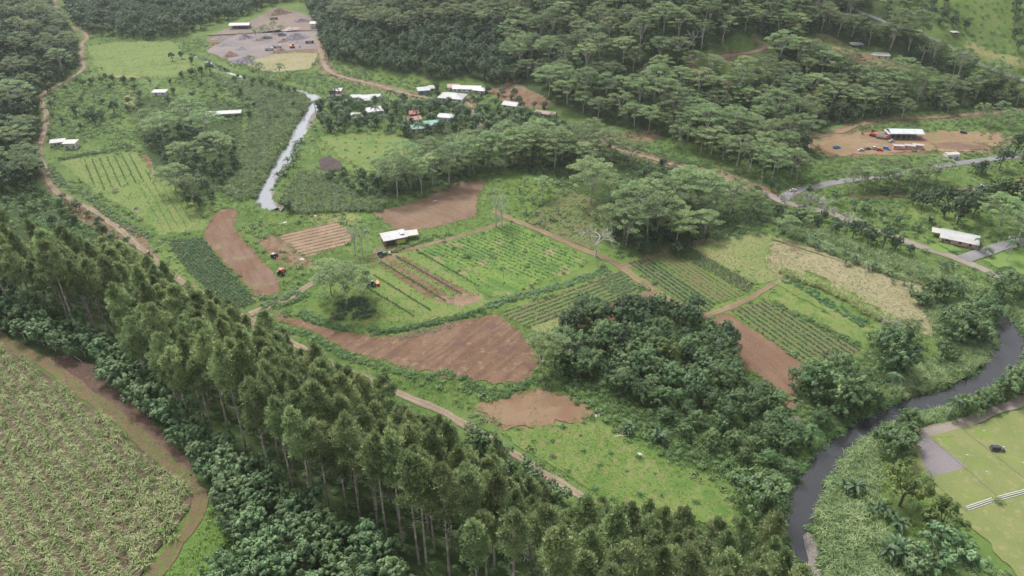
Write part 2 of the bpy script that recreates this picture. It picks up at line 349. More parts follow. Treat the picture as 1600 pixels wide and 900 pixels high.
def palm(r, Ht, nf=17):
    tr = G(); g = G(); b = r.normal(0, .8, 2); top = np.array([b[0], b[1], Ht]); tube(tr, limb([0, 0, -.6], top, [b[0]*-.3, b[1]*.2, 0], 6), np.linspace(.24, .14, 6), 6)
    for k in range(nf):
        a = 6.28*k/nf+r.normal(0, .2); el = r.uniform(-.1, 1.1); L = r.uniform(3.2, 4.4); t = np.linspace(0, 1, 11)[:, None]
        h = np.array([math.cos(a), math.sin(a), 0]); P = top+h*L*t*math.cos(el*.7)+np.array([0, 0, 1])*(L*t*math.sin(el)*.9-1.9*t*t*L*.42)
        tube(g, P[::2], np.linspace(.07, .02, 6), 3, tint=.9)
        sd_ = np.array([-math.sin(a), math.cos(a), 0]); seg = unit(np.gradient(P, axis=0))
        for s in (-1, 1):
            T = unit(sd_*s+seg*.7+np.array([0, 0, -.45])); ll = (.95*np.sin(np.pi*np.clip(t[:, 0]*.9+.1, 0, 1))+.2); C = P+T*ll[:, None]*.5
            cards(g, C, T, unit(np.cross(T, sd_*s+[0, 0, 1.])), ll, .22, np.clip(.5+r.normal(0, .2, 11), 0, 1))
            C2 = C+seg*L*.045; cards(g, C2, T, unit(np.cross(T, sd_*s+[0, 0, 1.])), ll, .22, np.clip(.5+r.normal(0, .2, 11), 0, 1))
    return tr.arr(), g.arr()
def banana(r, nst=4, spread=1.0, Ht=3.0):
    st = G(); g = G()
    for s in range(nst):
        o = np.array([r.normal(0, spread), r.normal(0, spread), 0]); hh = Ht*r.uniform(.6, 1.1); tube(st, limb(o-[0, 0, .4], o+[r.normal(0, .15), r.normal(0, .15), hh], [0, 0, 0], 3), [.17, .14, .1], 6)
        for k in range(12):
            a = r.uniform(0, 6.28); el = r.uniform(.1, 1.3); L = r.uniform(2.2, 3.3); t = np.linspace(0, 1, 6)[:, None]; h = np.array([math.cos(a), math.sin(a), 0]); sd_ = np.array([-math.sin(a), math.cos(a), 0])
            P = o+np.array([0, 0, hh])+h*L*t*math.cos(el)+np.array([0, 0, 1])*(L*t*math.sin(el)-t*t*L*.45); w = (.36*np.sin(np.pi*np.clip(t*.86+.1, 0, 1))**.7)
            V = np.concatenate([P-sd_*w+[0, 0, .1], P, P+sd_*w+[0, 0, .1]]); F = [(j*6+i, j*6+i+1, (j+1)*6+i+1, (j+1)*6+i) for j in range(2) for i in range(5)]
            g.add(V, F, np.full(10, np.clip(.5+r.normal(0, .25), 0, 1)))
    return st.arr(), g.arr()
def tuft(r, nb, L, W, lean=.5, spread=.4):
    g = G(); a = r.uniform(0, 6.28, nb); le = np.abs(r.normal(lean, .25, nb)); LL = L*r.uniform(.6, 1.1, nb); o = np.stack([r.normal(0, spread, nb), r.normal(0, spread, nb), np.zeros(nb)], 1)
    h = np.stack([np.cos(a), np.sin(a), np.zeros(nb)], 1); s = np.stack([-np.sin(a), np.cos(a), np.zeros(nb)], 1); up = np.array([0, 0, 1.])
    p1 = o+up*LL[:, None]*.55*np.cos(le*.5)[:, None]+h*LL[:, None]*.3*np.sin(le)[:, None]
    p2 = p1+h*(LL*.5*np.sin(np.clip(le*1.7, 0, 1.5)))[:, None]+up*(LL*.45*np.cos(le*2.2))[:, None]
    w = W*r.uniform(.6, 1.2, nb)[:, None]
    V = np.stack([o-s*w*.4, o+s*w*.4, p1+s*w*.5, p1-s*w*.5, p2+s*w*.08, p2-s*w*.08], 1).reshape(-1, 3); b = np.arange(nb)*6
    F = np.concatenate([np.stack([b, b+1, b+2, b+3], 1), np.stack([b+3, b+2, b+4, b+5], 1)]); t = np.clip(r.uniform(.1, .9)+r.normal(0, .2, nb), 0, 1); g.add(V, F, np.concatenate([t, t])); return g.arr()
def mound(r, Rm, Hm, n, leaf):
    g = G(); d = rdir(n, .35, r); d[:, 2] = np.abs(d[:, 2]); nb = 6; bs = rdir(nb, .3, r); k = r.integers(0, nb, n)
    P = (bs[k]*.5+d*r.uniform(.4, .62, (n, 1)))*np.array([Rm, Rm, Hm]); P[:, 2] = np.abs(P[:, 2])
    Nn = unit(d+np.array([0, 0, .5])+r.normal(0, .35, (n, 3))); T = perp(Nn, r); B = np.cross(Nn, T); bt = r.uniform(.2, .8, nb)
    cards(g, P, T, B, r.uniform(.7, 1.3, n)*leaf, r.uniform(.45, .8, n)*leaf, np.clip(bt[k]+r.normal(0, .15, n), 0, 1)); return g.arr()

# ------------------------------------------------------------------ object helpers
def tag(o, label=None, cat=None, group=None, kind=None):
    if label: o['label'] = label
    if cat: o['category'] = cat
    if group: o['group'] = group
    if kind: o['kind'] = kind
    return o
def obj(name, me, parent=None, loc=(0, 0, 0), rot=0.0):
    o = bpy.data.objects.new(name, me); COL.objects.link(o); o.location = loc; o.rotation_euler = (0, 0, rot)
    if parent: o.parent = parent
    return o
def empty(name, loc, rot, label, cat, group=None):
    o = obj(name, None, None, loc, rot); o.empty_display_size = .5; return tag(o, label, cat, group)
def merged(arrs, X, Y, Z, sc, rot, idx, tj=0.1, zs=None):
    """replicate small quad meshes (list of arr) at points into one arr"""
    out = G(); zs = np.ones(len(X)) if zs is None else zs
    for v, (V, F, T, M) in enumerate(arrs):
        m = np.where(idx == v)[0]
        if not len(m): continue
        c, s = np.cos(rot[m])[:, None], np.sin(rot[m])[:, None]; k = sc[m][:, None]
        x = (V[:, 0]*c-V[:, 1]*s)*k+X[m][:, None]; y = (V[:, 0]*s+V[:, 1]*c)*k+Y[m][:, None]; z = V[:, 2][None]*k*zs[m][:, None]+Z[m][:, None]
        P = np.stack([x, y, z], -1).reshape(-1, 3); FF = (F[None]+(np.arange(len(m))*len(V))[:, None, None]).reshape(-1, 4)
        TT = np.clip(T[None]+rng.normal(0, tj, (len(m), 1)), 0, 1).ravel(); MM = np.tile(M, len(m))
        out.V.append(P); out.F.append(FF+out.n); out.n += len(P); out.T.append(TT); out.M.append(MM)
    return out.arr()
def scatter_obj(name, arrs, pts, mats, label, cat, smin=.8, smax=1.2, z=None, tj=.1):
    pts = np.asarray(pts); n = len(pts); Z = hz(pts[:, 0], pts[:, 1]) if z is None else np.full(n, z)
    a = merged(arrs, pts[:, 0], pts[:, 1], Z, rng.uniform(smin, smax, n), rng.uniform(0, 6.28, n), rng.integers(0, len(arrs), n), tj)
    return tag(obj(name, mesh_np(name, a, mats)), label, cat, None, 'stuff')
def poisson(poly, sp, tries=None, excl=(), keep=None):
    poly = np.asarray(poly)[:, :2]; lo, hi = poly.min(0), poly.max(0); area = np.prod(hi-lo)
    n = int(tries or area/sp**2*6)+10; P = lo+rng.random((n, 2))*(hi-lo); P = P[inside(P[:, 0], P[:, 1], poly)]
    for e in excl: P = P[~inside(P[:, 0], P[:, 1], np.asarray(e)[:, :2])]
    if keep is not None: P = P[keep(P)]
    cell = {}; out = []
    for p in P:
        i, j = int(p[0]//sp), int(p[1]//sp); ok = True
        for a in (-1, 0, 1):
            for b in (-1, 0, 1):
                for q in cell.get((i+a, j+b), ()):
                    if (p[0]-q[0])**2+(p[1]-q[1])**2 < sp*sp: ok = False
        if ok: cell.setdefault((i, j), []).append(p); out.append(p)
    return np.array(out).reshape(-1, 2)
def densify(pl, d=2.5, jit=0.0, closed=True):
    out = []; n = len(pl)
    for i in range(n if closed else n-1):
        a, b = pl[i], pl[(i+1) % n]; k = max(1, int(np.linalg.norm(b-a)/d))
        for j in range(k): out.append(a+(b-a)*j/k)
    out = np.array(out)
    if jit: out = out+np.stack([vnoise(out[:, 0], out[:, 1], 3.1, 5)-.5, vnoise(out[:, 0], out[:, 1], 3.1, 9)-.5], 1)*2*jit+rng.normal(0, jit*.22, out.shape)
    return out
LEVEL = [0]; RIBS = []; SHEETS = []
def sheet(name, px, mat, z=0.0, jit=1.0, label=None, cat=None):
    """a field lying flat on the valley floor (or on level z), slightly ragged outline"""
    LEVEL[0] += 1
    SHEETS.append((flat(px, z), mat)); p = densify(flat(px, z), 1.6, jit); zz = z+.04+.006*LEVEL[0]
    me = bpy.data.meshes.new(name); me.from_pydata([(x, y, zz) for x, y in p], [], [list(range(len(p)))])
    import bmesh
    bm = bmesh.new(); bm.from_mesh(me); bmesh.ops.triangulate(bm, faces=bm.faces[:]); 
    for f in bm.faces:
        if f.normal.z < 0: f.normal_flip()
    bm.to_mesh(me); bm.free(); me.materials.append(MATS[mat])
    return tag(obj(name, me), label, cat, None, 'structure')
def ribbon(name, px, w, mat, label=None, lift=.22, jit=.35, z=None, world=None):
    c = spline(at(px)[:, :2] if world is None else world, 2.2); t = unit(np.gradient(c, axis=0)); nrm = np.stack([-t[:, 1], t[:, 0]], 1); n = len(c); g = G()
    ws = np.linspace(-1, 1, 5); V = []
    ws = np.linspace(-1, 1, 9); V = []
    for k in ws:
        ww = w/2*(1+jit*(vnoise(c[:, 0], c[:, 1], 4, 3+int(k > 0))-.5)*2*abs(k)); q = c+nrm*(k*ww)[:, None]; V.append(np.column_stack([q, hz(q[:, 0], q[:, 1])+lift if z is None else np.full(n, z)]))
    F = [(k*n+i, k*n+i+1, (k+1)*n+i+1, (k+1)*n+i) for k in range(8) for i in range(n-1)]
    V = np.concatenate(V); F = np.array(F)[:, ::-1]; RIBS.append((c, w))
    g.add(V, F, np.repeat([.9, .35, 0, .45, .95, .55, 0, .3], n-1)); return tag(obj(name, mesh_np(name, g.arr(), mat, True)), label, None, None, 'structure')
#@@SETTING
# ------------------------------------------------------------------ ground: one sheet, land cover as vertex attributes
def cover(polys, lines=(), blur=2, terr=True):
    a = np.zeros(GX.shape)
    for p in polys:
        w = at(p)[:, :2]; a = np.maximum(a, inside(GX, GY, w).astype(float))
    for p, wd_ in lines:
        w = spline(at(p)[:, :2], 8); d, _ = seg_dist(GX, GY, w); a = np.maximum(a, smooth(wd_/2+3, wd_/2-1, d))
    for _ in range(blur):
        b = np.pad(a, 1, 'edge'); a = (b[1:-1, 1:-1]*2+b[:-2, 1:-1]+b[2:, 1:-1]+b[1:-1, :-2]+b[1:-1, 2:])/6
    return a
HILL_A = [(470,-20),(500,55),(512,92),(560,102),(640,116),(690,128),(740,122),(790,135),(815,128),(815,-20)]
HILL_B = [(800,-20),(800,140),(850,160),(900,175),(960,196),(1040,214),(1130,235),(1190,262),(1245,262),(1262,240),(1238,212),(1330,190),(1400,178),(1500,170),(1600,168),(1640,165),(1640,-20)]
HILL_L = [(-60,-20),(78,-20),(88,25),(100,45),(120,75),(126,100),(100,125),(70,143),(60,165),(66,185),(60,225),(58,250),(66,275),(40,300),(-60,300)]
CLEAR = [(1255,52),(1330,68),(1400,84),(1455,108),(1490,122),(1470,128),(1410,112),(1360,108),(1320,92),(1280,80)]
TRACKS = [(1060,84),(1120,78),(1180,52),(1206,62),(1218,82),(1208,128),(1140,132),(1072,116)]
GRASSY = [(1385,-20),(1640,-20),(1640,170),(1560,150),(1510,110),(1450,70),(1400,40)]
def dirtpoly(): return [
    [(400,372),(436,366),(478,402),(492,412),(470,418),(430,408)], [(590,385),(660,385),(640,400),(590,415),(575,400)], [(322,58),(505,45),(505,88),(470,108),(430,112),(385,102),(335,84)],
    [(1225,218),(1300,212),(1400,206),(1560,206),(1600,216),(1560,240),(1480,240),(1300,246),(1262,232)], [(925,205),(1015,203),(1035,215),(1010,225),(940,225)], [(1120,262),(1215,300),(1200,308),(1100,268)],
    [(760,140),(800,126),(850,150),(862,165),(800,168)], [(1290,75),(1340,80),(1400,95),(1440,108),(1400,108),(1350,102)], [(85,310),(110,320),(200,375),(190,385),(120,340)], [(195,345),(220,360),(240,392),(225,395),(205,375)],
    [(215,240),(232,243),(246,282),(236,284)], [(735,635),(850,602),(925,640),(905,662),(800,672),(770,664)], [(1150,560),(1240,600),(1260,640),(1200,640)], [(420,190),(455,190),(450,205),(425,205)], [(700,150),(745,152),(740,182),(728,182)],
    [(1260,378),(1440,440),(1452,452),(1400,440),(1270,398)]]
lushpoly = [[(128,68),(275,64),(305,100),(300,118),(240,122),(170,118),(135,108)], [(490,212),(600,203),(655,222),(650,262),(600,275),(520,270)], [(510,98),(640,120),(700,132),(660,140),(560,118)], [(1520,282),(1620,278),(1620,310)], [(1535,405),(1610,388),(1620,440),(1550,418)], [(95,250),(330,330),(320,372),(180,310)],
    [(370,320),(600,330),(560,360),(440,350)], [(790,270),(900,300),(860,330),(800,330)], [(1400,720),(1640,620),(1640,930),(1540,900)], [(780,650),(1000,690),(1150,770),(1150,820),(1000,800),(900,740)], [(440,480),(560,420),(720,495),(600,520)], [(700,350),(930,390),(1100,380),(1270,370),(1480,500),(1350,560),(1100,500),(830,500)], [(1180,60),(1210,80),(1190,115),(1120,100)], [(1420,-20),(1640,-20),(1640,60),(1540,50)], [(1440,120),(1540,130),(1560,150),(1460,150)], [(1360,330),(1480,310),(1560,330),(1470,390)], [(280,780),(420,850),(420,930),(230,930)], [(250,375),(290,400),(300,470),(240,400)]]
drypoly = [[(1075,385),(1200,364),(1262,384),(1215,440),(1165,442)], [(165,108),(250,108),(240,122),(180,122)], [(480,330),(560,335),(560,350),(480,345)], [(1500,60),(1600,90),(1600,110),(1510,85)], [(1255,52),(1330,68),(1310,80)], [(1520,720),(1640,640),(1640,700),(1560,740)], [(190,140),(215,140),(215,170),(195,172)], [(410,78),(490,75),(490,105),(430,112)]]
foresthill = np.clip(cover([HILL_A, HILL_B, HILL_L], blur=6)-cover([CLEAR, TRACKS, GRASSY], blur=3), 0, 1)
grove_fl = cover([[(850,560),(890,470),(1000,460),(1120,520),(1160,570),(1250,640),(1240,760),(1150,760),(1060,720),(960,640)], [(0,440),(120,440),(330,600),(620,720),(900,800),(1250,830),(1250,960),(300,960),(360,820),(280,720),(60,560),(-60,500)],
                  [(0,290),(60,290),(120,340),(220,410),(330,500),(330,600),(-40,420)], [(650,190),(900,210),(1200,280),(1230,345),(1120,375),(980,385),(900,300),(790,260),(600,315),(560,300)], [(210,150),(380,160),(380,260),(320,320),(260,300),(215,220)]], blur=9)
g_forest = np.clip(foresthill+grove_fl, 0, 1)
g_dirt = cover(dirtpoly(), [(R6, 9), (R8, 6), (R8B, 4), (R8C, 4), ([(1160,-10),(1178,14),(1190,30)], 5), ([(497,62),(505,95),(515,112),(540,122),(575,130),(620,143),(650,150)], 11), (R1[:31], 3), ([(930,220),(1050,257),(1125,275),(1200,303)], 9)], blur=1)
g_lush = cover(lushpoly, blur=8); g_dry = cover(drypoly, blur=6)
gm, gnt, gb = nmat('ground'); L = gnt.links; co = N(gnt, 'ShaderNodeTexCoord').outputs['Object']
A = lambda n: N(gnt, 'ShaderNodeAttribute', attribute_name=n).outputs['Fac']
nz1, nz2, nz3 = noise(gnt, co, .035, 6, .6), noise(gnt, co, .22, 6, .65), noise(gnt, co, 1.1, 6, .7)
def edge(attr, amt=.55):                                       # attribute edge broken up by noise
    s = math_n(gnt, 'ADD', A(attr), math_n(gnt, 'MULTIPLY', math_n(gnt, 'SUBTRACT', nz2, .5), amt)); return ramp(gnt, s, .38, .62)
col = mix(gnt, ramp(gnt, nz1, .4, .6), (.075, .125, .032), (.105, .16, .045))
col = mix(gnt, ramp(gnt, nz2, .5, .66), col, (.145, .175, .06)); col = mix(gnt, ramp(gnt, nz3, .55, .7), col, (.05, .10, .025))
lush = mix(gnt, ramp(gnt, nz1, .4, .6), (.100, .165, .04), (.135, .185, .05)); lush = mix(gnt, ramp(gnt, nz2, .54, .68), lush, (.175, .18, .075)); lush = mix(gnt, ramp(gnt, nz3, .54, .68), lush, (.065, .125, .03))
col = mix(gnt, edge('lush', 1.2), col, lush)
dry = mix(gnt, ramp(gnt, nz2, .4, .62), (.24, .22, .10), (.17, .20, .065)); col = mix(gnt, edge('dry', 1.2), col, dry)
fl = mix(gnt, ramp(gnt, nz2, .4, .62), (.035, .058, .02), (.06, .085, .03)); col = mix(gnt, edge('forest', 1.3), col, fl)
dirt = mix(gnt, ramp(gnt, nz2, .36, .62), SOIL, SOILP); dirt = mix(gnt, ramp(gnt, nz1, .5, .62), dirt, (.19, .16, .10)); dirt = mix(gnt, ramp(gnt, nz3, .58, .72), dirt, (.14, .13, .06))
col = mix(gnt, edge('dirt', .9), col, dirt)
vs = N(gnt, 'ShaderNodeVectorMath', operation='SCALE'); fm = N(gnt, 'ShaderNodeMapRange'); L.new(noise(gnt, co, 2.6, 6, .75), fm.inputs[0]); fm.inputs[1].default_value = .25; fm.inputs[2].default_value = .75; fm.inputs[3].default_value = .50; fm.inputs[4].default_value = 1.1
L.new(col, vs.inputs[0]); L.new(fm.outputs[0], vs.inputs['Scale']); L.new(vs.outputs[0], gb.inputs['Base Color']); gb.inputs['Roughness'].default_value = .92; gb.inputs['Specular IOR Level'].default_value = .1
bp = N(gnt, 'ShaderNodeBump'); bp.inputs['Strength'].default_value = .55; bp.inputs['Distance'].default_value = .8; L.new(noise(gnt, co, .9, 6, .7), bp.inputs['Height']); L.new(bp.outputs[0], gb.inputs['Normal'])
MATS['ground'] = gm
ny, nx = GX.shape; ii = (np.arange(ny-1)[:, None]*nx+np.arange(nx-1)[None]).ravel()
gme = mesh_np('ground', (np.column_stack([GX.ravel(), GY.ravel(), HM.ravel()]), np.stack([ii, ii+1, ii+nx+1, ii+nx], 1), np.zeros(len(ii)), np.zeros(len(ii), int)), 'ground', True)
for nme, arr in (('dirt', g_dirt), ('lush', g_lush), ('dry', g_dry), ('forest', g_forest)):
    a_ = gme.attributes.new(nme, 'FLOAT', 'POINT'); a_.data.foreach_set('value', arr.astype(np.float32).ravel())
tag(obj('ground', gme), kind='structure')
# the land past the modelled valley, far enough to reach the horizon
hm = bpy.data.meshes.new('ground'); X0, X1, Y0, Y1 = gx[0], gx[-1], gy[0], gy[-1]; far_v = []
hm.from_pydata([(X0-4000, -3000, -60), (X1+4000, -3000, -60), (X1+4000, 6000, -60), (X0-4000, 6000, -60)], [], [(0, 1, 2, 3)]); hm.materials.append(gm)
tag(obj('ground', hm), kind='structure')

# water
wm, wnt, wb = nmat('water'); wco = N(wnt, 'ShaderNodeTexCoord').outputs['Object']
rap = ramp(wnt, noise(wnt, wco, .9, 6, .75), .63, .74); pat = ramp(wnt, noise(wnt, wco, .06, 3), .5, .62)
wnt.links.new(mix(wnt, math_n(wnt, 'MULTIPLY', math_n(wnt, 'MULTIPLY', rap, pat), .8), (.022, .022, .024), (.42, .42, .42)), wb.inputs['Base Color']); wb.inputs['Roughness'].default_value = .07; wb.inputs['Specular IOR Level'].default_value = .5
wbp = N(wnt, 'ShaderNodeBump'); wbp.inputs['Strength'].default_value = .16; wbp.inputs['Distance'].default_value = .25; wnt.links.new(noise(wnt, wco, .8, 5, .6), wbp.inputs['Height']); wnt.links.new(wbp.outputs[0], wb.inputs['Normal']); MATS['water'] = wm
m2 = wm.copy(); m2.name = 'sky_pale_shallows'; MATS['sky_pale_shallows'] = m2
for nd in m2.node_tree.nodes:
    if nd.type == 'MIX': nd.inputs[6].default_value = (.15, .155, .165, 1); nd.inputs[7].default_value = (.45, .45, .46, 1)  # upper reach: bright sky reflection, whitewater and pale bed put into the base colour
ribbon('river', None, 16, 'sky_pale_shallows', z=-1.3, jit=0, world=RIV1w[::2]); ribbon('river', None, 15, 'water', z=-1.3, jit=0, world=RIV2w[::2])
groundmat('river_gravel', (.19, .165, .145), (.14, .125, .115), (.27, .24, .21), .3, 2.5, (.5, .62), bump=.8)
sheet('gravel_bar', [(1254,838),(1266,822),(1280,836),(1297,870),(1312,930),(1268,930),(1262,870)], 'river_gravel', -1.12, .8)
sheet('gravel_bar', [(424,300),(436,296),(446,318),(440,330),(428,318)], 'river_gravel', -1.1, .5)
sheet('gravel_bar', [(482,188),(492,172),(498,178),(489,200),(484,212),(478,202)], 'river_gravel', -1.1, .5)

# roads, tracks
groundmat('dirt_road', (.195, .147, .106), (.24, .188, .14), (.14, .10, .066), .12, 1.2, bump=.3, c4_=(.20, .155, .105), verge=(.145, .125, .07))
groundmat('red_track', (.165, .108, .072), (.215, .148, .102), (.11, .125, .042), .1, .9, (.58, .7), bump=.3, verge=(.115, .125, .045))
groundmat('tarmac', (.155, .15, .155), (.20, .19, .19), (.11, .105, .10), .1, .8, bump=.12)
groundmat('pale_road', (.195, .165, .138), (.23, .197, .165), (.15, .122, .098), .06, .7, bump=.15)
groundmat('leaf_litter', (.085, .05, .04), (.125, .08, .06), (.075, .08, .03), .12, 1.4, (.56, .68), bump=.8)
ribbon('dirt_road', R1, 3.1, 'dirt_road', lift=.2)
ribbon('dirt_road', [(490,52),(497,70),(505,95),(515,112),(540,122),(575,130),(620,143),(650,150),(700,158),(730,162),(742,185),(760,200),(840,212),(940,226),(995,243),(1020,248),(1052,258),(1125,276),(1170,296),(1200,304)], 3.9, 'dirt_road', lift=.25)
ribbon('road', [(1160,290),(1200,304),(1225,316),(1295,333),(1340,350),(1370,362),(1410,375),(1437,385),(1475,397),(1512,411),(1547,426),(1600,452),(1680,490)], 5.4, 'pale_road', lift=.2, jit=.1)
ribbon('road', [(1222,312),(1240,299),(1275,292),(1307,285),(1330,281),(1400,272),(1472,259),(1525,252),(1555,248),(1600,243),(1660,236)], 6.0, 'tarmac', lift=.24, jit=.1)
ribbon('path', [(1330,308),(1370,308),(1407,306),(1450,302),(1500,297),(1530,296)], 4.5, 'red_track', lift=.2)
ribbon('driveway', [(1505,405),(1532,396),(1562,386),(1600,378),(1650,372)], 7.0, 'tarmac', lift=.28, jit=.1)
ribbon('dirt_road', R6, 5, 'red_track', lift=.35); ribbon('road', R7, 5.5, 'tarmac', lift=.5, jit=.1); ribbon('path', R8, 4.5, 'dirt_road', lift=.4); ribbon('path', R8B, 3, 'dirt_road', lift=.4)
ribbon('path', [(390,491),(410,484),(450,467),(482,447),(517,428),(545,418)], 3.6, 'dirt_road', lift=.15)
TRK = [(770,330),(800,343),(855,365),(890,381),(925,396),(950,406),(970,418),(995,436),(1020,452),(1060,478),(1095,497)]
ribbon('path', TRK, 4.0, 'red_track', lift=.17); ribbon('path', [(970,418),(1005,406),(1040,391),(1075,381),(1115,376)], 4, 'red_track', lift=.19); ribbon('path', [(1095,497),(1150,477),(1178,463),(1210,442),(1250,408)], 3.2, 'red_track', lift=.19)
ribbon('path', [(640,390),(700,375),(760,357),(790,347)], 3, 'red_track', lift=.18)
ribbon('path', [(1400,683),(1440,676),(1470,669),(1510,660),(1560,640),(1640,610)], 4, 'pale_road', lift=.3)
CT = [(-60,470),(0,528),(40,552),(75,572),(130,612),(190,657),(240,703),(285,742),(308,772),(310,798),(290,830),(262,868),(235,905),(190,960)]
CTw = flat(CT, 45)
groundmat('cane_track', (.15, .088, .06), (.12, .09, .05), (.105, .125, .04), .12, .6, (.48, .62), bump=.6, verge=(.09, .115, .035))
ribbon('path', None, 3.6, 'cane_track', lift=.15, world=CTw)
sheet('leaf_litter', [(60,560),(110,558),(165,580),(215,632),(262,682),(292,722),(312,752),(300,765),(250,718),(190,662),(130,615)], 'leaf_litter', 45.05, .9)

# fields
def ang(a, b, z=0.0):
    w = flat([a, b], z); d = w[1]-w[0]; return math.atan2(d[1], d[0])
def grass(name, c1, c2, c3, **k): groundmat(name, c1, c2, c3, **k)
a1 = ang((132,250), (150,297))
groundmat('field_grass', (.098, .155, .036), (.13, .175, .048), (.18, .16, .075), .06, .35, (.50,.64), bump=.6, c4_=(.075, .135, .03))
groundmat('field_yellow', (.135, .175, .055), (.18, .19, .075), (.215, .17, .105), .06, .5, (.58, .7), bump=.4)
groundmat('field_lush', (.075, .14, .032), (.11, .175, .04), (.055, .105, .028), .07, .6, (.52, .64), stripe=(ang((700,370),(860,440))+1.57, 5.5, (.15, .22, .045), .55, 6), bump=.6, c4_=(.21, .18, .09))
soila = ang((780,500), (700,560))
groundmat('soil_big', (.142, .083, .052), (.172, .108, .070), (.21, .150, .10), .05, .3, (.52, .68), stripe=(soila+1.57, 2.4, (.092, .052, .035), .62, .8), bump=.9, c4_=(.115, .07, .052))
groundmat('soil_strip', SOIL, (.165, .105, .078), (.205, .145, .105), .06, .5, (.58, .7), stripe=(ang((345,330),(420,455))+1.57, 2.6, (.10, .058, .04), .5, .8), bump=.5, c4_=(.17, .145, .075))
groundmat('soil_upper', (.155, .10, .066), (.19, .13, .086), (.225, .168, .115), .05, .5, stripe=(ang((640,330),(690,350))+1.57, 2.6, (.115, .07, .048), .55, 1.2), bump=.5)
groundmat('soil_fresh', (.148, .088, .057), (.173, .11, .072), (.205, .148, .098), .05, .7, (.6, .72), stripe=(ang((1110,500),(1240,605))+1.57, 1.9, (.11, .065, .045), .5, 1), bump=.4)
groundmat('soil_pale', (.168, .10, .062), (.20, .135, .085), (.115, .125, .045), .08, .6, (.6, .72), bump=.3)
groundmat('furrow', (.26, .185, .12), (.22, .16, .10), (.15, .17, .06), .09, .6, (.56, .68), stripe=(ang((435,367),(525,347))+1.57, 3.3, (.11, .062, .048), 1.0, 0), bump=.5)
groundmat('dry_mown', (.255, .225, .135), (.205, .19, .10), (.145, .165, .06), .05, .35, (.50, .66), stripe=(ang((1290,400),(1440,480))+1.57, 3.2, (.24, .19, .115), .55, 1.5), bump=.6)
groundmat('gravel_yard', (.145, .13, .135), (.18, .16, .165), (.21, .19, .18), .08, 2, (.5, .65), bump=.3)
groundmat('quarry', (.155, .13, .132), (.20, .168, .165), (.12, .10, .10), .03, .25, bump=.3, c4_=(.20, .15, .12))
groundmat('quarry_earth', (.185, .135, .11), (.155, .12, .11), (.12, .10, .095), .03, .25, bump=.5, c4_=(.10, .11, .05))
groundmat('yard_soil', (.20, .122, .075), (.235, .155, .10), (.13, .135, .055), .05, .25, (.5, .64), bump=.4, c4_=(.15, .15, .065))
groundmat('lawn', (.10, .175, .04), (.125, .19, .05), (.17, .18, .07), .05, .35, (.56, .68), bump=.35)
groundmat('pitch', (.135, .165, .055), (.165, .18, .068), (.21, .195, .095), .06, .3, (.52, .66), bump=.3, c4_=(.14, .19, .045))
groundmat('dark_soil', (.055, .038, .04), (.075, .055, .055), (.10, .07, .06), .2, 1, bump=.8)
groundmat('crop_soil', (.125, .105, .055), (.105, .125, .042), (.095, .145, .038), .1, .8, (.5, .62), bump=.5)
F1 = [(93,252),(150,244),(212,237),(232,262),(240,285),(262,282),(285,300),(322,343),(324,358),(252,367),(216,335),(170,312),(150,300),(110,268)]
sheet('field', F1, 'field_grass')
sheet('field', [(136,72),(180,66),(268,64),(292,84),(302,104),(294,117),(240,120),(180,116),(146,102)], 'field_grass', jit=2.5)
F2 = [(262,376),(317,372),(350,415),(380,450),(402,472),(372,482),(345,470),(300,430),(276,402)]
sheet('field', F2, 'crop_soil')
sheet('field', [(343,327),(372,325),(366,352),(380,375),(405,400),(436,436),(440,458),(405,466),(378,440),(350,410),(317,373),(322,352)], 'soil_strip')
sheet('field', [(432,369),(525,345),(550,362),(548,380),(478,402)], 'furrow', jit=.2)
sheet('field', [(580,331),(625,322),(670,305),(712,284),(762,281),(748,305),(745,338),(675,357),(640,362),(612,357),(600,345)], 'soil_upper')
F7 = [(650,390),(700,374),(760,358),(798,346),(860,376),(920,408),(905,420),(850,442),(775,466),(755,460),(700,424)]
sheet('field', F7, 'field_lush')
F8 = [(590,402),(650,391),(700,424),(752,458),(765,475),(720,492),(630,512),(580,512),(540,480),(556,445),(560,418)]
sheet('field', F8, 'field_grass')
for a, b, c, d in (((590,412),(598,410),(680,462),(668,466)), ((604,408),(612,405),(706,465),(694,470)), ((618,404),(628,401),(742,462),(722,466)),):
    sheet('bed', [a, b, c, d], 'soil_strip', jit=.25)
sheet('bed', [(590,404),(610,400),(640,400),(625,404),(596,412)], 'red_track', jit=.4); sheet('bed', [(672,466),(742,458),(756,468),(720,480)], 'red_track', jit=.5)
F10 = [(782,490),(850,466),(945,432),(970,420),(1003,455),(960,468),(900,485),(826,512)]
sheet('field', F10, 'crop_soil'); sheet('field', [(902,492),(960,470),(1022,452),(1042,470),(1000,490),(905,512)], 'soil_fresh')
sheet('field', [(826,512),(900,486),(905,510),(870,530)], 'field_yellow')
F13A = [(979,413),(1013,402),(1060,432),(1160,470),(1095,495),(1040,455)]; F13B = [(1017,401),(1042,392),(1165,461),(1120,470)]; F13C = [(1046,391),(1072,384),(1175,444),(1165,456)]
sheet('field', [(979,413),(1013,402),(1120,474),(1095,496)], 'crop_soil', jit=.3); sheet('field', [(1017,401),(1043,392),(1164,461),(1124,474)], 'crop_soil', jit=.3)
sheet('field', [(1046,391),(1072,384),(1178,444),(1168,458)], 'crop_soil', jit=.3); sheet('field', [(1076,385),(1140,372),(1200,365),(1262,385),(1214,438),(1182,444)], 'field_yellow')
sheet('field', [(1106,500),(1138,490),(1200,530),(1266,576),(1250,600),(1238,618),(1190,612),(1158,570),(1150,545)], 'soil_fresh')
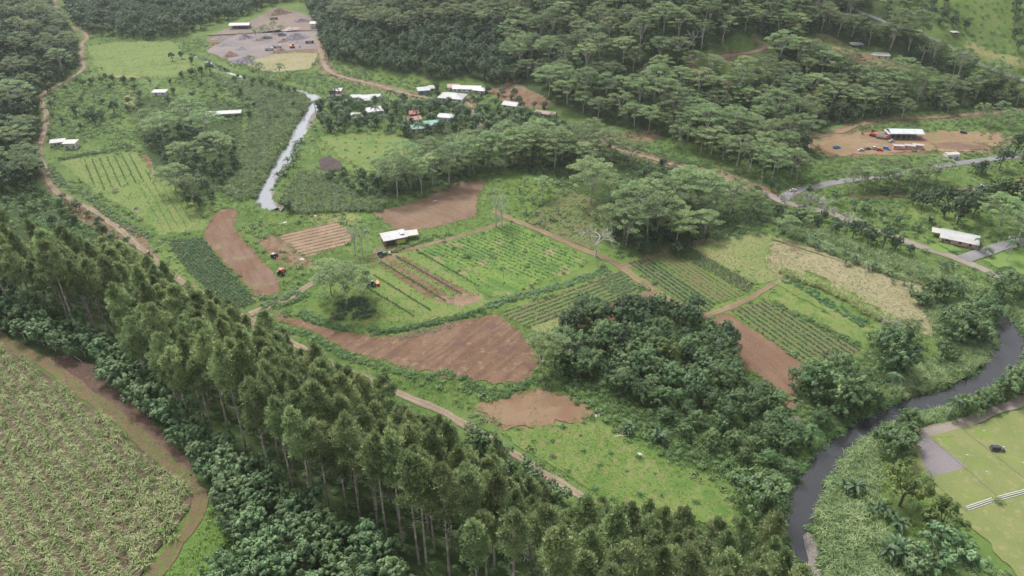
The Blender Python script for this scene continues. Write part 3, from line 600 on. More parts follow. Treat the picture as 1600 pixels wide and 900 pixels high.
sheet('field', [(1142,486),(1195,470),(1345,545),(1312,570),(1270,579)], 'crop_soil', jit=.3); sheet('field', [(1200,469),(1225,455),(1352,520),(1350,545)], 'field_grass')
sheet('field', [(1208,440),(1238,420),(1365,515),(1352,522)], 'field_grass')
sheet('field', [(1205,374),(1262,385),(1290,394),(1360,420),(1442,450),(1474,500),(1452,526),(1402,502),(1330,458),(1262,424),(1222,440),(1196,418)], 'dry_mown', jit=2.2)
sheet('field', [(425,488),(470,500),(530,516),(590,526),(640,526),(690,508),(772,490),(800,510),(826,530),(842,562),(832,592),(790,602),(700,590),(640,576),(560,556),(480,516),(430,500)], 'soil_big', jit=1.6)
sheet('field', [(742,636),(800,618),(850,604),(885,620),(925,642),(902,658),(850,668),(790,668)], 'soil_pale', jit=2.4)
sheet('field', [(780,676),(860,664),(940,660),(985,690),(1060,750),(1140,775),(1146,822),(1050,812),(960,795),(900,750),(838,715)], 'field_grass', jit=1.0)
sheet('quarry_floor', [(322,80),(345,66),(375,52),(440,45),(505,48),(498,76),(450,80),(400,96),(360,95)], 'quarry', jit=1.5); sheet('quarry_floor', [(380,98),(440,82),(498,84),(486,108),(430,114),(396,108)], 'dry_mown', jit=1.5)
sheet('quarry_floor', [(322,56),(360,44),(400,30),(438,14),(468,20),(502,34),(508,50),(440,47),(375,54)], 'quarry_earth', jit=2.0)
sheet('dark_soil', [(497,250),(515,243),(532,252),(536,266),(520,270),(500,264)], 'dark_soil', jit=.8)
sheet('yard', [(1232,221),(1262,217),(1290,213),(1340,207),(1400,203),(1440,206),(1500,205),(1556,207),(1570,216),(1556,228),(1500,238),(1440,236),(1400,240),(1340,242),(1300,245),(1266,234)], 'yard_soil', jit=3.2)
sheet('bed', [(1456,225),(1500,222),(1540,224),(1548,234),(1500,234),(1460,232)], 'soil_strip', jit=.5)
sheet('lawn', [(1412,730),(1436,742),(1490,800),(1530,835),(1590,900),(1680,960),(1700,900),(1700,600),(1640,620),(1560,655),(1500,668),(1450,676),(1420,690)], 'pitch')
sheet('gravel_court', [(1431,686),(1447,681),(1512,731),(1450,747)], 'gravel_yard', jit=.25)
sheet('lawn', [(1536,406),(1600,388),(1680,380),(1680,470),(1600,432),(1560,420)], 'lawn'); sheet('lawn', [(1450,385),(1480,378),(1500,392),(1470,395)], 'lawn'); sheet('lawn', [(1548,286),(1680,270),(1680,330),(1590,306)], 'lawn')
sheet('field', [(500,216),(560,206),(620,210),(655,226),(648,262),(600,276),(560,262),(530,246)], 'field_grass', jit=2.0)
CANE = [(-120,450),(-60,492),(0,540),(40,565),(80,592),(130,630),(185,672),(235,717),(275,755),(297,778),(296,795),(270,830),(238,872),(215,905),(170,960),(60,1040),(-220,1040),(-220,450)]
groundmat('cane_soil', (.075, .05, .037), (.115, .09, .062), (.075, .09, .035), .15, 1.2, bump=.6); CANEw = flat(CANE, 45)
sheet('field', CANE, 'cane_soil', 45.02, .4)
#@@PLANTS
# ------------------------------------------------------------------ plant prototypes
r_ = np.random.default_rng(5)
def mk(kind, gens, tm, cm):
    P = []
    for g in gens:
        t, c = g; P.append((mesh_np(kind+'_trunk', t, tm, True), mesh_np(kind+'_crown', c, cm), t, c))
    return P
KIND = {}
KIND['pine_tree'] = mk('pine', [pine(r_, h, c, rm) for h, c, rm in ((27,.60,3.2),(25,.55,3.5),(28,.66,2.9),(24,.52,3.6),(26,.60,3.1),(29,.63,3.4),(23,.57,2.8))], 'bark_pine', 'leaf_pine')
KIND['umbrella_tree'] = mk('umbrella', [umbrella(r_, h, rm, n, lean=l) for h, rm, n, l in ((22,10.5,42,0),(20,9,34,1.8),(24,11,46,-1.5),(18,10,38,1),(23,8.5,32,0),(21,11.5,48,2.5))], 'bark_pale', 'leaf_umbrella')
KIND['broadleaf_tree'] = mk('broadleaf', [broad(r_, h, rm, nl, 4600, .55, .04) for h, rm, nl in ((9.5,5.4,20),(10.5,5.8,24),(8.5,5.6,18),(10.5,5.0,20),(9.5,6,24))], 'bark_dark', 'leaf_broad')
KIND['dark_tree'] = mk('dark', [broad(r_, h, rm, nl, 3800, .6, .1) for h, rm, nl in ((12,5,17),(14,5.4,20),(10,5.2,16),(13,4.6,17))], 'bark_dark', 'leaf_dark')
KIND['silver_leaf_tree'] = mk('silver', [broad(r_, h, rm, nl, 2600, .62, .18, .9, .2) for h, rm, nl in ((8,4.4,15),(9.5,4.2,17),(7,4.2,13),(8.5,3.6,13))], 'bark_pale', 'leaf_silver')
KIND['yellow_tree'] = mk('yellow', [broad(r_, h, rm, nl, 3600, .5) for h, rm, nl in ((11,5.2,16),(9,4.6,14))], 'bark_dark', 'leaf_yellow')
KIND['coconut_palm'] = mk('palm', [palm(r_, h) for h in (7, 9, 11, 5)], 'bark_pale', 'leaf_banana')
KIND['banana_plant'] = mk('banana', [banana(r_, 1, 0) for _ in range(5)], 'bark_dark', 'leaf_banana')
KIND['thin_tree'] = mk('thin', [(umbrella(r_, 19, 6, 13, 34, thin=.6)), (umbrella(r_, 17, 6.5, 14, 30, thin=.6))], 'bark_dead', 'leaf_umbrella')
BARE = [mesh_np('bare_tree', bare(r_, h, sp, 5), 'bark_dead', True) for h, sp in ((15,.72),(13,.8))]
KIND['withered_tree'] = mk('withered', [broad(r_, h, rm, nl, 1500, .4, .12) for h, rm, nl in ((8,4.6,15),(7,4.2,13))], 'bark_dead', 'leaf_withered')
CATS = dict(withered_tree='tree', pine_tree='pine tree', umbrella_tree='tree', broadleaf_tree='tree', dark_tree='tree', silver_leaf_tree='tree', yellow_tree='tree', coconut_palm='palm', banana_plant='banana plant', thin_tree='tree')
NAMES = dict(dark_tree='forest_tree', yellow_tree='flowering_tree', thin_tree='sparse_tree')
PARTN = dict(banana_plant=('stem', 'leaves'), coconut_palm=('trunk', 'fronds'))
PL = {k_: [] for k_ in KIND}
def put(kind, x, y, sc, label, group=None, var=None, z=None, rot=None, prio=0):
    PL[kind].append((float(x), float(y), float(hz(x, y)) if z is None else z, sc, rnd.uniform(0, 6.28) if rot is None else rot, rnd.randrange(len(KIND[kind])) if var is None else var, label, group, prio))
def putp(kind, px, py, sc, label, group=None, lift=0.0, **k): p = at1(px, py, lift); put(kind, p[0], p[1], sc, label, group, prio=1, **k)
def fill(kind, poly, sp, s0, s1, label, group, excl=(), keep=None, world=None):
    w = at(poly)[:, :2] if world is None else world; ex = [at(e)[:, :2] if not isinstance(e, np.ndarray) else e for e in excl]
    P = poisson(w, sp, None, ex, keep)
    for x, y in P: put(kind, x, y, rnd.uniform(s0, s1), label, group)
    return P
def off_lines(lines, dist):              # keep points away from roads
    W = [spline(at(l)[:, :2], 6) for l in lines]
    def f(P):
        m = np.ones(len(P), bool)
        for w in W: d, _ = seg_dist(P[:, 0], P[:, 1], w); m &= d > dist
        return m
    return f

# ---- pines on the ridge
back = [(-60,345),(0,360),(62,362),(150,378),(200,392),(250,418),(317,450),(375,490),(425,515),(490,552),(525,570),(555,594),(595,614),(625,628),(690,655),(720,690),(760,705),(800,722),(832,745),(855,775),(900,812),(940,788),(975,800),(1050,802),(1112,806),(1162,820),(1200,822),(1228,858),(1250,890),(1268,935)]
front = [(1290,1120),(1100,1100),(860,1010),(760,950),(700,902),(630,857),(560,812),(480,792),(424,744),(360,678),(290,652),(240,610),(180,532),(100,520),(-60,470)]
PINEW = np.vstack([at(back, 23)[:, :2], at(front)[:, :2]])
fp = [(122,525),(155,525),(177,527),(240,612),(287,652),(300,668),(357,673),(424,744),(459,766),(482,793),(515,796),(543,803),(562,811),(590,826),(605,846),(630,856),(655,883),(667,888),(702,902),(385,705),(330,672)]
PG = 'pines of the plantation on the ridge'
for i, p in enumerate(fp): putp('pine_tree', p[0], p[1], rnd.uniform(.95, 1.1), 'tall pine with bare pale trunk in the front row facing the cane field', 'front row of pines above the cane field')
fw = at(fp)[:, :2]
for x, y in poisson(PINEW, 5.0, keep=lambda P: np.array([np.min(np.hypot(fw[:, 0]-p[0], fw[:, 1]-p[1])) > 4 for p in P])):
    put('pine_tree', x, y, rnd.uniform(.82, 1.08), 'olive green pine crown inside the dense pine stand on the ridge', PG)
# ---- large-leaved pale trees along the cane field
SG = 'pale large-leaved trees between the cane field and the pines'; SL = 'low pale green large-leaved tree between the cane field and the pines'
fill('silver_leaf_tree', [(-40,500),(40,535),(80,548),(150,575),(215,628),(262,676),(300,716),(330,760),(352,800),(420,800),(380,730),(320,690),(250,620),(170,545),(90,505),(-40,440)], 4.2, .75, 1.15, SL, SG)
fill('silver_leaf_tree', None, 4.0, .75, 1.2, 'rounded pale green large-leaved tree below the front row of pines', 'pale large-leaved trees below the pines', world=np.vstack([at([(345,730),(400,712),(450,775),(530,815),(600,850),(650,900)], 4)[:, :2], at([(640,1000),(340,1000),(350,930),(380,860),(350,810)])[:, :2]]))
for p, l in (((42,462), 'yellow-green flowering tree at the pine edge above the cane track'),): putp('yellow_tree', p[0], p[1], .85, l, lift=8)
putp('yellow_tree', 172, 525, .35, 'small orange-tinged bush before the front pines', lift=3)
fill('silver_leaf_tree', [(720,690),(760,700),(800,720),(860,770),(920,800),(900,830),(830,770),(760,720)], 5, .6, .9, 'leafy tree on the roadside edge of the pine stand', 'leafy trees on the roadside edge of the pines')
putp('broadleaf_tree', 745, 705, .95, 'dark broadleaf tree where the pine stand meets the dirt road')
putp('broadleaf_tree', 1205, 880, .7, 'broadleaf tree on the bank beside the gravel bar', lift=5); putp('silver_leaf_tree', 1232, 884, .9, 'grey-green leafy tree beside the gravel bar', lift=3)
# ---- hill forests
HG = 'trees of the hillside forest above the village'; HL = 'flat-topped pale-trunked tree in the hillside forest'
kr = off_lines([R6, R7, R8, R8B], 6)
GH = [(1345,-30),(1660,-30),(1660,150),(1590,150),(1520,100),(1480,76),(1400,38),(1345,18)]
holes = [CLEAR, TRACKS, GH, [(1335,15),(1395,40),(1395,72),(1335,50)], [(1428,50),(1510,80),(1515,118),(1428,85)], [(1255,60),(1330,74),(1460,110),(1470,146),(1400,135),(1330,115),(1255,90)], [(1430,128),(1500,128),(1560,150),(1480,155)], [(980,112),(1000,120),(985,140),(972,135)], [(760,140),(800,118),(845,135),(862,165),(800,168)]]
fill('umbrella_tree', HILL_B, 11.5, .75, 1.22, HL, HG, holes, kr)
fill('dark_tree', HILL_B, 9.5, .6, 1.05, 'dark rounded tree under the flat-topped hillside forest', 'dark rounded trees in the hillside forest', holes, kr)
fill('umbrella_tree', [(500,-20),(520,40),(600,70),(760,60),(790,40),(800,-20)], 11, .8, 1.15, HL, HG)
fill('dark_tree', HILL_A, 6.0, .75, 1.2, 'dark green tree on the steep slope behind the village', 'dark trees on the slope behind the village')
fill('dark_tree', HILL_L, 6.6, .8, 1.25, 'dark green tree on the left hillside above the dirt road', 'dark trees on the left hillside', keep=off_lines([R1], 4))
fill('umbrella_tree', HILL_L, 17, .8, 1.1, 'flat-topped tree among the dark trees of the left hillside', 'flat-topped trees on the left hillside', keep=off_lines([R1], 7))
fill('yellow_tree', [(0,60),(60,70),(100,95),(90,120),(50,190),(0,230)], 24, .8, 1.2, 'yellowish tree among the dark trees of the left hillside', 'yellowish trees on the left hillside')
fill('dark_tree', [(100,-20),(500,-20),(480,0),(440,4),(395,20),(330,40),(290,56),(240,62),(200,60),(150,54),(110,35)], 6.6, .55, 1.4, 'dark green tree in the valley woods behind the far meadow', 'dark trees behind the far meadow', keep=off_lines([R1], 6))
putp('yellow_tree', 884, 48, 1.2, 'yellow-green tree standing out of the flat-topped hillside forest'); putp('yellow_tree', 862, 82, .9, 'smaller yellowish tree below the bright yellow-green hillside tree')
putp('yellow_tree', 1553, 145, .9, 'yellow-green rounded tree at the right end of the hillside'); putp('yellow_tree', 1530, 140, .5, 'small yellow-green bush left of the yellow-green rounded tree')
fill('dark_tree', [(1370,-20),(1440,-10),(1500,20),(1510,50),(1470,50),(1430,34),(1380,10)], 8, .6, .9, 'dark tree on the grassy slope above the hill road', 'dark trees above the hill road', keep=off_lines([R7], 5))
fill('dark_tree', [(1570,10),(1640,5),(1640,110),(1590,90),(1575,50)], 8, .6, .9, 'dark tree at the right edge of the grassy upper slope', 'dark trees at the right edge of the upper slope')
# ---- flat-topped trees of the valley floor
def U(px, py, sc, lab, var=None, grp=None): putp('umbrella_tree', px, py, sc, lab, grp, var=var)
U(620,309,1.0,'tall flat-topped tree with white forked trunk left of the bare upper field',2); U(659,304,.85,'slim flat-topped tree between two taller ones above the bare upper field',4); U(702,290,1.1,'tall white-trunked tree at the top corner of the bare upper field',0)
U(735,268,1.0,'white-trunked tree behind the top of the bare upper field',2); U(765,262,1.05,'flat-topped tree right of the bare upper field top',0); U(800,258,.95,'flat-topped tree above the sloping green meadow',5); U(826,252,1.0,'flat-topped tree behind the sloping green meadow',2); U(868,256,1.1,'flat-topped tree at the upper right of the sloping meadow',0)
U(925,318,1.15,'tall flat-topped tree with straight white trunk above the narrow crop rows',2); U(952,312,.9,'multi-stemmed flat-topped tree right of the straight white trunk',3); U(846,312,.72,'small flat-topped tree alone on the sloping green meadow',1)
U(1012,378,1.3,'broad flat-topped tree in the middle of the dark clump by the red track',5); U(975,372,1.05,'flat-topped tree on the left of the dark clump by the red track',3); U(1045,372,1.0,'flat-topped tree on the right of the dark clump by the red track',1); U(990,350,1.1,'flat-topped tree at the back of the dark clump by the red track',0)
U(1085,332,1.1,'flat-topped tree behind the grassy hollow',2); U(1118,345,.8,'slanting slim flat-topped tree at the edge of the grassy hollow',4); U(1070,318,1.0,'flat-topped tree nearest the dirt road bend',0); U(1140,335,.9,'flat-topped tree right of the slanting slim tree',5); U(1172,332,.75,'low flat-topped tree beside the stream',3)
U(955,250,1.0,'bright flat-topped tree left of the red earth bank',5); U(985,258,.95,'bright flat-topped tree in front of the red earth bank',3)
U(542,478,1.05,'spreading grey-branched tree standing over dark shrubs in the green field',5); U(518,462,.8,'smaller spreading tree beside the grey-branched one',0); U(565,462,.7,'low spreading tree right of the grey-branched one',3)
U(258,228,1.05,'big spreading tree left in the dark grove beside the striped field',5); U(300,205,1.1,'big spreading tree at the back of the dark grove by the long shed',0); U(345,258,1.05,'broad tree at the right end of the dark grove',5); U(275,300,1.0,'spreading tree hanging over the red strip of the striped field',3); U(305,325,.95,'white-forked spreading tree at the lower end of the striped field',1); U(240,205,.9,'spreading tree at the upper left of the dark grove',3); U(330,222,1.0,'spreading tree in the middle of the dark grove',2); U(290,262,.9,'spreading tree at the lower left of the dark grove',1)
U(868,575,.8,'flat layered tree left of the dense broadleaf grove',1); U(845,580,.75,'vine-covered flat layered tree on the big ploughed field edge',4)
U(1228,370,.6,'single low flat-topped tree in the streamside cane',3); U(1262,352,.55,'small flat-topped tree between stream and road',1)
GR = 'leaning pale-trunked trees between the tarmac road and the dirt path'
for px, py in ((1330,300),(1350,298),(1345,285),(1368,296),(1385,297),(1400,297),(1418,295),(1430,296),(1448,290),(1460,284),(1400,280),(1425,282),(1375,282)): U(px, py, rnd.uniform(.6,.78), 'leaning pale-trunked tree between the tarmac road and the dirt path', rnd.choice([1,3,5]), GR)
GR2 = 'pale-trunked trees in the wood between the dirt road and the yard'
for px, py in ((1150,262),(1170,270),(1190,276),(1205,282),(1215,268),(1235,276),(1245,281),(1225,255),(1185,256),(1130,250),(1110,244),(1095,238),(1060,230)): U(px, py, rnd.uniform(.75,.95), 'pale-trunked flat-topped tree in the wood between the dirt road and the yard', None, GR2)
for px, py in ((1345,186),(1365,182),(1385,178),(1408,187),(1480,178),(1530,192),(1545,198),(1560,190),(1575,200)): U(px, py, rnd.uniform(.55,.75), 'small flat-topped tree above the yard with the silver shed', None, 'small flat-topped trees above the yard')
for px, py in ((440,55),(428,52),(415,58),(400,62)): U(px, py, rnd.uniform(.5,.6), 'small flat-topped tree standing in the quarry', None, 'small trees in the quarry')
for px, py in ((405,120),(420,128),(440,122),(395,110)): U(px, py, rnd.uniform(.55,.75), 'flat-topped tree between the quarry and the river', None, 'flat-topped trees between quarry and river')
for px, py, l in ((1585,382,'wide flat-topped tree beside the driveway at the right edge'),(1560,360,'flat-topped tree behind the pale parked car on the driveway')): U(px, py, .9, l, 5)
def T_(kind, px, py, sc, lab, lift=0.0): putp(kind, px, py, sc*dict(broadleaf_tree=1.6, yellow_tree=1.75, silver_leaf_tree=1.6, dark_tree=1.35).get(kind, 1), lab, None, lift)
T_('thin_tree', 556, 398, 1.02, 'thin pale tree left of the farm shed with sparse crown'); T_('thin_tree', 567, 402, 0.96, 'second thin pale tree closest to the farm shed'); T_('thin_tree', 775, 354, 1.14, 'slim feathery pale tree at the corner of the lush crop field'); T_('thin_tree', 784, 352, 0.9, 'shorter feathery pale tree beside the slim one')
T_('thin_tree', 1375, 520, .6, 'thin grey tree at the end of the yellow cane strip'); T_('thin_tree', 1402, 532, .55, 'wispy grey tree over the river bend thicket')
for px, py, v, sc, lab in ((929,401,0,1.45,'bare white branching tree beside the junction of the red tracks'),(815,835,1,.75,'bare grey tree sticking out of the pines'),(1262,318,1,.8,'grey leafless bush-like tree by the road junction'),(1290,328,0,.7,'grey leafless tree right of the road junction'),(1225,318,1,.7,'grey leafless tree left of the road junction'),(1325,352,0,.7,'pale leafless tree beside the road and stream'),(208,500,0,.6,'dead white snag rising before the pine crowns'),(995,815,1,.6,'grey twiggy dead tree at the lower meadow edge')):
    p = at1(px, py, 8 if 'snag' in lab or 'sticking' in lab else 0); o = obj('bare_tree', BARE[v], None, (p[0], p[1], p[2]), rnd.uniform(0, 6)); o.scale = (sc,)*3; tag(o, lab, 'tree')
fill('umbrella_tree', [(600,305),(590,285),(650,270),(740,235),(840,225),(930,222),(960,238),(900,262),(800,268),(740,275),(690,292)], 12.5, .7, 1.0, 'pale-trunked flat-topped tree in the belt behind the bare upper field', 'pale-trunked trees in the belt behind the bare upper field')
fill('umbrella_tree', [(960,335),(1060,322),(1110,370),(1060,395),(985,392),(950,365)], 11, .8, 1.05, 'flat-topped tree in the clump beside the red track', 'flat-topped trees in the clump beside the red track')
for px, py in ((1082,75),(1010,128),(1140,40),(1210,20),(1250,100),(880,110),(930,60),(990,40),(1300,150),(1190,180),(1060,150),(700,60),(1440,95),(640,40),(760,25)):
    p = at1(px, py); o = obj('bare_tree', BARE[rnd.randrange(2)], None, (p[0], p[1], p[2]), rnd.uniform(0, 6)); o.scale = (rnd.uniform(1.0, 1.4),)*3; tag(o, 'grey leafless tree in the hillside forest', 'tree', 'leafless trees in the hillside forest')
# ---- broadleaf groves and single rounded trees
GRV = [(872,545),(905,490),(960,478),(1010,478),(1060,495),(1110,520),(1150,555),(1155,590),(1120,620),(1060,630),(1000,620),(930,600),(880,585)]
for x, y in poisson(at(GRV)[:, :2], 5.6):
    kk = rnd.choices(['broadleaf_tree', 'dark_tree', 'silver_leaf_tree', 'yellow_tree'], [.58, .25, .12, .05])[0]; aj = dict(broadleaf_tree='dense broadleaf', dark_tree='dark dense', silver_leaf_tree='pale-leaved', yellow_tree='yellowish')[kk]
    put(kk, x, y, rnd.uniform(.6, 1.25), aj+' tree in the grove in the middle of the fields', aj+' trees of the grove in the middle of the fields')
fill('broadleaf_tree', [(1000,620),(1080,640),(1160,610),(1230,640),(1250,680),(1225,720),(1150,740),(1090,690),(1020,665)], 6.0, .5, .85, 'broadleaf tree between the grove and the river', 'broadleaf trees between the grove and the river')
for px, py, sc, l in ((980,505,.8,'dark tree standing above the back edge of the grove'),(896,520,.7,'ivy-dark tree at the left back of the grove'),(1083,492,.6,'brownish rounded tree at the back right of the grove'),(1080,625,.7,'brown-crowned tree with white trunk at the front of the grove')): T_('dark_tree', px, py, sc, l)
for px, py, sc, l in ((1192,805,1.15,'big dark glossy tree on the left bank of the river'),(1275,620,.95,'round dark tree at the end of the fresh brown field'),(1318,640,.9,'rounded tree overhanging the river narrows'),(1300,600,.8,'rounded tree behind the river narrows'),(1395,585,1.0,'tall vine-covered tree in the river bend'),(1385,548,.8,'tree behind the vine-covered one in the river bend'),(1500,530,.95,'large tree on the inside of the river bend'),(1535,510,.85,'tree at the tip of the river bend'),(1525,540,.75,'rounded tree beside the water in the river bend'),(1470,560,.6,'low round tree inside the river bend'),(1460,470,.75,'rounded tree at the end of the dry mown field'),(1482,465,.6,'smaller rounded tree beyond the dry mown field'),(1440,478,.55,'leafy bush at the side of the dry mown field'),
    (1398,720,.85,'round mango-like tree beside the gravel court'),(1408,698,.6,'round tree touching the gravel court corner'),(1562,470,.85,'dark round tree in front of the parked white car'),(1585,460,.6,'dark tree by the road at the right edge')): T_('broadleaf_tree', px, py, sc, l)
RBK = 'trees and bushes on the left bank of the lower river'
fill('broadleaf_tree', [(1245,610),(1300,590),(1350,590),(1375,610),(1370,640),(1325,662),(1295,692),(1262,690),(1250,650)], 7.5, .6, 1.0, 'leafy tree crowding the river bank below the brown field', RBK)
fill('broadleaf_tree', [(1235,690),(1275,700),(1262,730),(1245,770),(1232,800),(1205,790),(1190,740)], 7, .5, .85, 'bushy tree overhanging the left bank of the river', RBK)
fill('dark_tree', [(1370,560),(1420,530),(1470,540),(1450,570),(1400,600)], 8, .5, .8, 'dark tree inside the river bend thicket', 'dark trees inside the river bend')
fill('broadleaf_tree', [(1450,480),(1500,490),(1545,500),(1550,530),(1520,555),(1480,540),(1460,510)], 8, .5, .9, 'leafy tree on the tip of land inside the river bend', 'leafy trees inside the river bend')
for px, py, sc, l in ((1405,790,.85,'yellow-green round tree by the river cane'),(1462,840,.85,'yellow-green round tree near the white bench')): T_('yellow_tree', px, py, sc, l)
for px, py, sc, l in ((1465,905,1.2,'grey-green spreading tree at the bottom right below the lawn'),(1430,895,.9,'grey-green leafy tree left of the spreading one')): T_('silver_leaf_tree', px, py, sc, l)
for px, py, sc in ((1415,668,.55),(1505,648,.6),(1530,636,.6),(1568,622,.65),(1590,612,.7),(1610,600,.6),(1550,628,.45)): putp('broadleaf_tree', px, py, sc*1.5, 'round clipped-looking tree in the row along the path south of the river', 'round trees along the riverside path')
for px, py, sc in ((1226,322,.75),(1243,316,.85),(1262,322,.9),(1282,332,.85),(1300,340,.7),(1250,334,.7),(1318,350,.8),(1338,358,.7)): putp('withered_tree', px, py, sc, 'grey nearly leafless tree beside the main road junction', 'grey nearly leafless trees at the road junction')
putp('withered_tree', 1240, 672, .7, 'grey twiggy bush leaning over the river bank'); putp('withered_tree', 1398, 520, .8, 'grey twiggy tree at the end of the river bend thicket'); putp('withered_tree', 1010, 118, 1.1, 'pale grey tree low on the hillside'); putp('withered_tree', 1076, 78, 1.2, 'grey leafless tree at the end of the hillside track')
for px, py, sc in ((383,126,.45),(396,131,.5),(410,134,.5),(424,137,.55),(438,140,.5),(450,144,.5),(462,147,.45),(372,122,.35),(352,112,.3)): putp('dark_tree', px, py, sc, 'dark bushy tree hiding the river below the quarry', 'dark trees along the river below the quarry')
RS = 'dark bushy trees between the main road and the stream'
for px, py, sc in ((1245,348,.7),(1275,356,.65),(1305,366,.75),(1332,374,.85),(1355,383,.95),(1378,388,.95),(1398,394,.8),(1215,340,.6),(1255,335,.5),(1285,345,.55),(1345,366,.6),(1420,402,.5)): putp('dark_tree', px, py, sc, 'dark bushy tree between the main road and the stream', RS)
for px, py, sc in ((1205,298,.6),(1215,306,.5),(1110,288,.7),(1080,276,.7),(1035,262,.6),(1150,302,.7),(1180,312,.6)): putp('dark_tree', px, py, sc, 'leafy tree close beside the dirt road', 'leafy trees beside the dirt road')
for px, py, sc in ((1262,306,.8),(1305,318,.9),(1330,328,.8),(1350,334,.9),(1375,345,.8),(1400,352,.8),(1430,360,.7)): putp('silver_leaf_tree', px, py, sc, 'greyish leafy tree on the upper side of the main road', 'greyish trees above the main road')
GB = 'dark rounded trees behind the pink house'
for px, py, sc in ((1440,325,.6),(1460,318,.65),(1480,322,.6),(1500,330,.7),(1495,350,.85),(1520,342,.7),(1530,320,.7),(1550,312,.75),(1570,318,.8),(1590,325,.85),(1600,345,.8),(1475,340,.5),(1425,320,.45)): putp('dark_tree', px, py, sc*1.6, 'dark rounded tree behind the pink house', GB)
for px, py, sc, l in ((1000,330,.85,'dark ivy-like tree behind the flat-topped clump'),(1030,300,.9,'dark thicket tree by the dirt road bend'),(1010,290,.8,'dark thicket tree left of the dirt road bend'),(1055,400,.6,'dark tree at the foot of the clump'),(1000,392,.65,'dark undergrowth tree in the clump by the red track'),(1075,370,.8,'dark tree at the right side of the clump'),(1238,352,.55,'narrow ivy-covered dead tree by the road'),(453,332,.45,'small dark tree alone by the river end'),(690,275,.6,'dark tree behind the white forked trunk'),(1585,240,.9,'dark tree beside the tarmac road at the right edge'),(1560,265,.8,'dark tree below the tarmac road'),(1600,270,.9,'dark tree at the right edge above the lawn'),(1530,275,.6,'dark leafy tree by the palm clump')): T_('dark_tree', px, py, sc, l)
fill('dark_tree', [(560,285),(600,300),(650,300),(700,285),(760,262),(880,255),(930,270),(920,240),(860,225),(800,235),(740,240),(660,270),(600,270)], 7.5, .45, .75, 'low dark tree in the thicket under the white-trunked trees', 'low dark trees under the white-trunked trees')
fill('dark_tree', [(225,215),(300,195),(370,230),(370,270),(320,330),(290,320),(255,262)], 6.5, .4, .7, 'low dark tree under the spreading trees of the left grove', 'low dark trees in the left grove')
fill('dark_tree', [(970,330),(1060,320),(1110,375),(1060,400),(985,398),(950,370)], 6.0, .4, .7, 'low dark tree filling the clump by the red track', 'low dark trees in the clump by the red track')
fill('broadleaf_tree', [(620,300),(560,310),(530,295),(500,280),(520,268),(560,275)], 6, .45, .65, 'leafy tree in the thicket above the river end', 'leafy trees in the thicket above the river end')
VIL = [(520,155),(560,165),(620,165),(700,165),(740,180),(800,180),(860,200),(900,210),(880,225),(760,215),(700,205),(640,215),(600,205),(520,212),(500,200),(490,180)]
HOUSEPX = [(528,152,14),(580,160,24),(558,160,10),(560,186,12),(585,182,14),(652,206,16),(677,199,20),(697,190,14),(648,190,12),(662,150,14),(707,157,24),(730,142,36),(800,170,14),(855,183,18),(642,187,12)]
hw = [(at1(px, py)[:2], r*.85) for px, py, r in HOUSEPX]
off_house = lambda P: np.all([np.hypot(P[:, 0]-h[0], P[:, 1]-h[1]) > max(7.5, r*.56) for h, r in hw], 0) if len(P) else np.zeros(0, bool)
fill('dark_tree', VIL, 6.6, .4, .8, 'garden tree among the village houses', 'garden trees in the village', keep=off_house)
fill('coconut_palm', VIL, 10, .9, 1.35, 'coconut palm among the village houses', 'coconut palms in the village', keep=off_house)
fill('banana_plant', VIL, 10, .9, 1.3, 'banana plant among the village houses', 'banana clumps in the village', keep=off_house)
fill('dark_tree', [(640,150),(700,142),(780,146),(860,175),(820,180),(760,165),(700,172),(650,165)], 9, .4, .75, 'tree close behind the upper village houses', 'trees behind the upper village houses', keep=off_house)
SCR = [(130,125),(300,125),(400,130),(470,150),(480,180),(440,200),(380,190),(380,160),(280,160),(180,200),(100,225),(80,240),(75,200),(80,150)]
fill('dark_tree', SCR, 17, .3, .55, 'bush-like tree scattered in the scrubby left valley', 'bush-like trees in the left valley')
fill('coconut_palm', [(370,150),(450,150),(470,175),(440,190),(400,185),(380,172)], 12, .6, .9, 'palm in the thicket beside the river and long shed', 'palms beside the river and the long shed')
for i, (px, py) in enumerate(((130,135),(145,133),(160,132),(178,131),(195,132),(210,133),(285,122),(300,120),(315,118),(330,116),(270,95),(285,92),(300,100),(235,60),(250,55),(140,190),(160,185),(180,180),(200,175),(220,170),(120,182),(150,195))): putp('dark_tree', px, py, rnd.uniform(.5,.8), 'dark tree in the hedge lines of the far left meadows', 'dark hedge trees in the far left meadows')
fill('broadleaf_tree', [(0,300),(70,295),(120,325),(170,360),(240,410),(200,400),(130,372),(60,360),(0,355)], 8.5, .35, .7, 'leafy tree between the left dirt road and the pines', 'leafy trees between the left dirt road and the pines')
for px, py, sc, l in ((545,187,1.0,'yellowing palm in front of the village by the river'),): putp('coconut_palm', 515, 182, 1.1, l)
for px, py, sc, l in ((1470,425,1.0,'tall palm by the driveway lawn'),(1385,620,.9,'coconut palm leaning over the river bend'),(1478,655,.9,'palm on the bank opposite the river bend'),(1565,452,1.0,'palm behind the dark round tree'),(1543,402,.8,'short palm at the driveway corner'),(1525,392,.6,'low palm beside the pink house'),(1572,408,1.0,'tall palm on the lawn at the right'),(840,255,.8,'palm at the edge of the hillside wood')): putp('coconut_palm', px, py, sc, l)
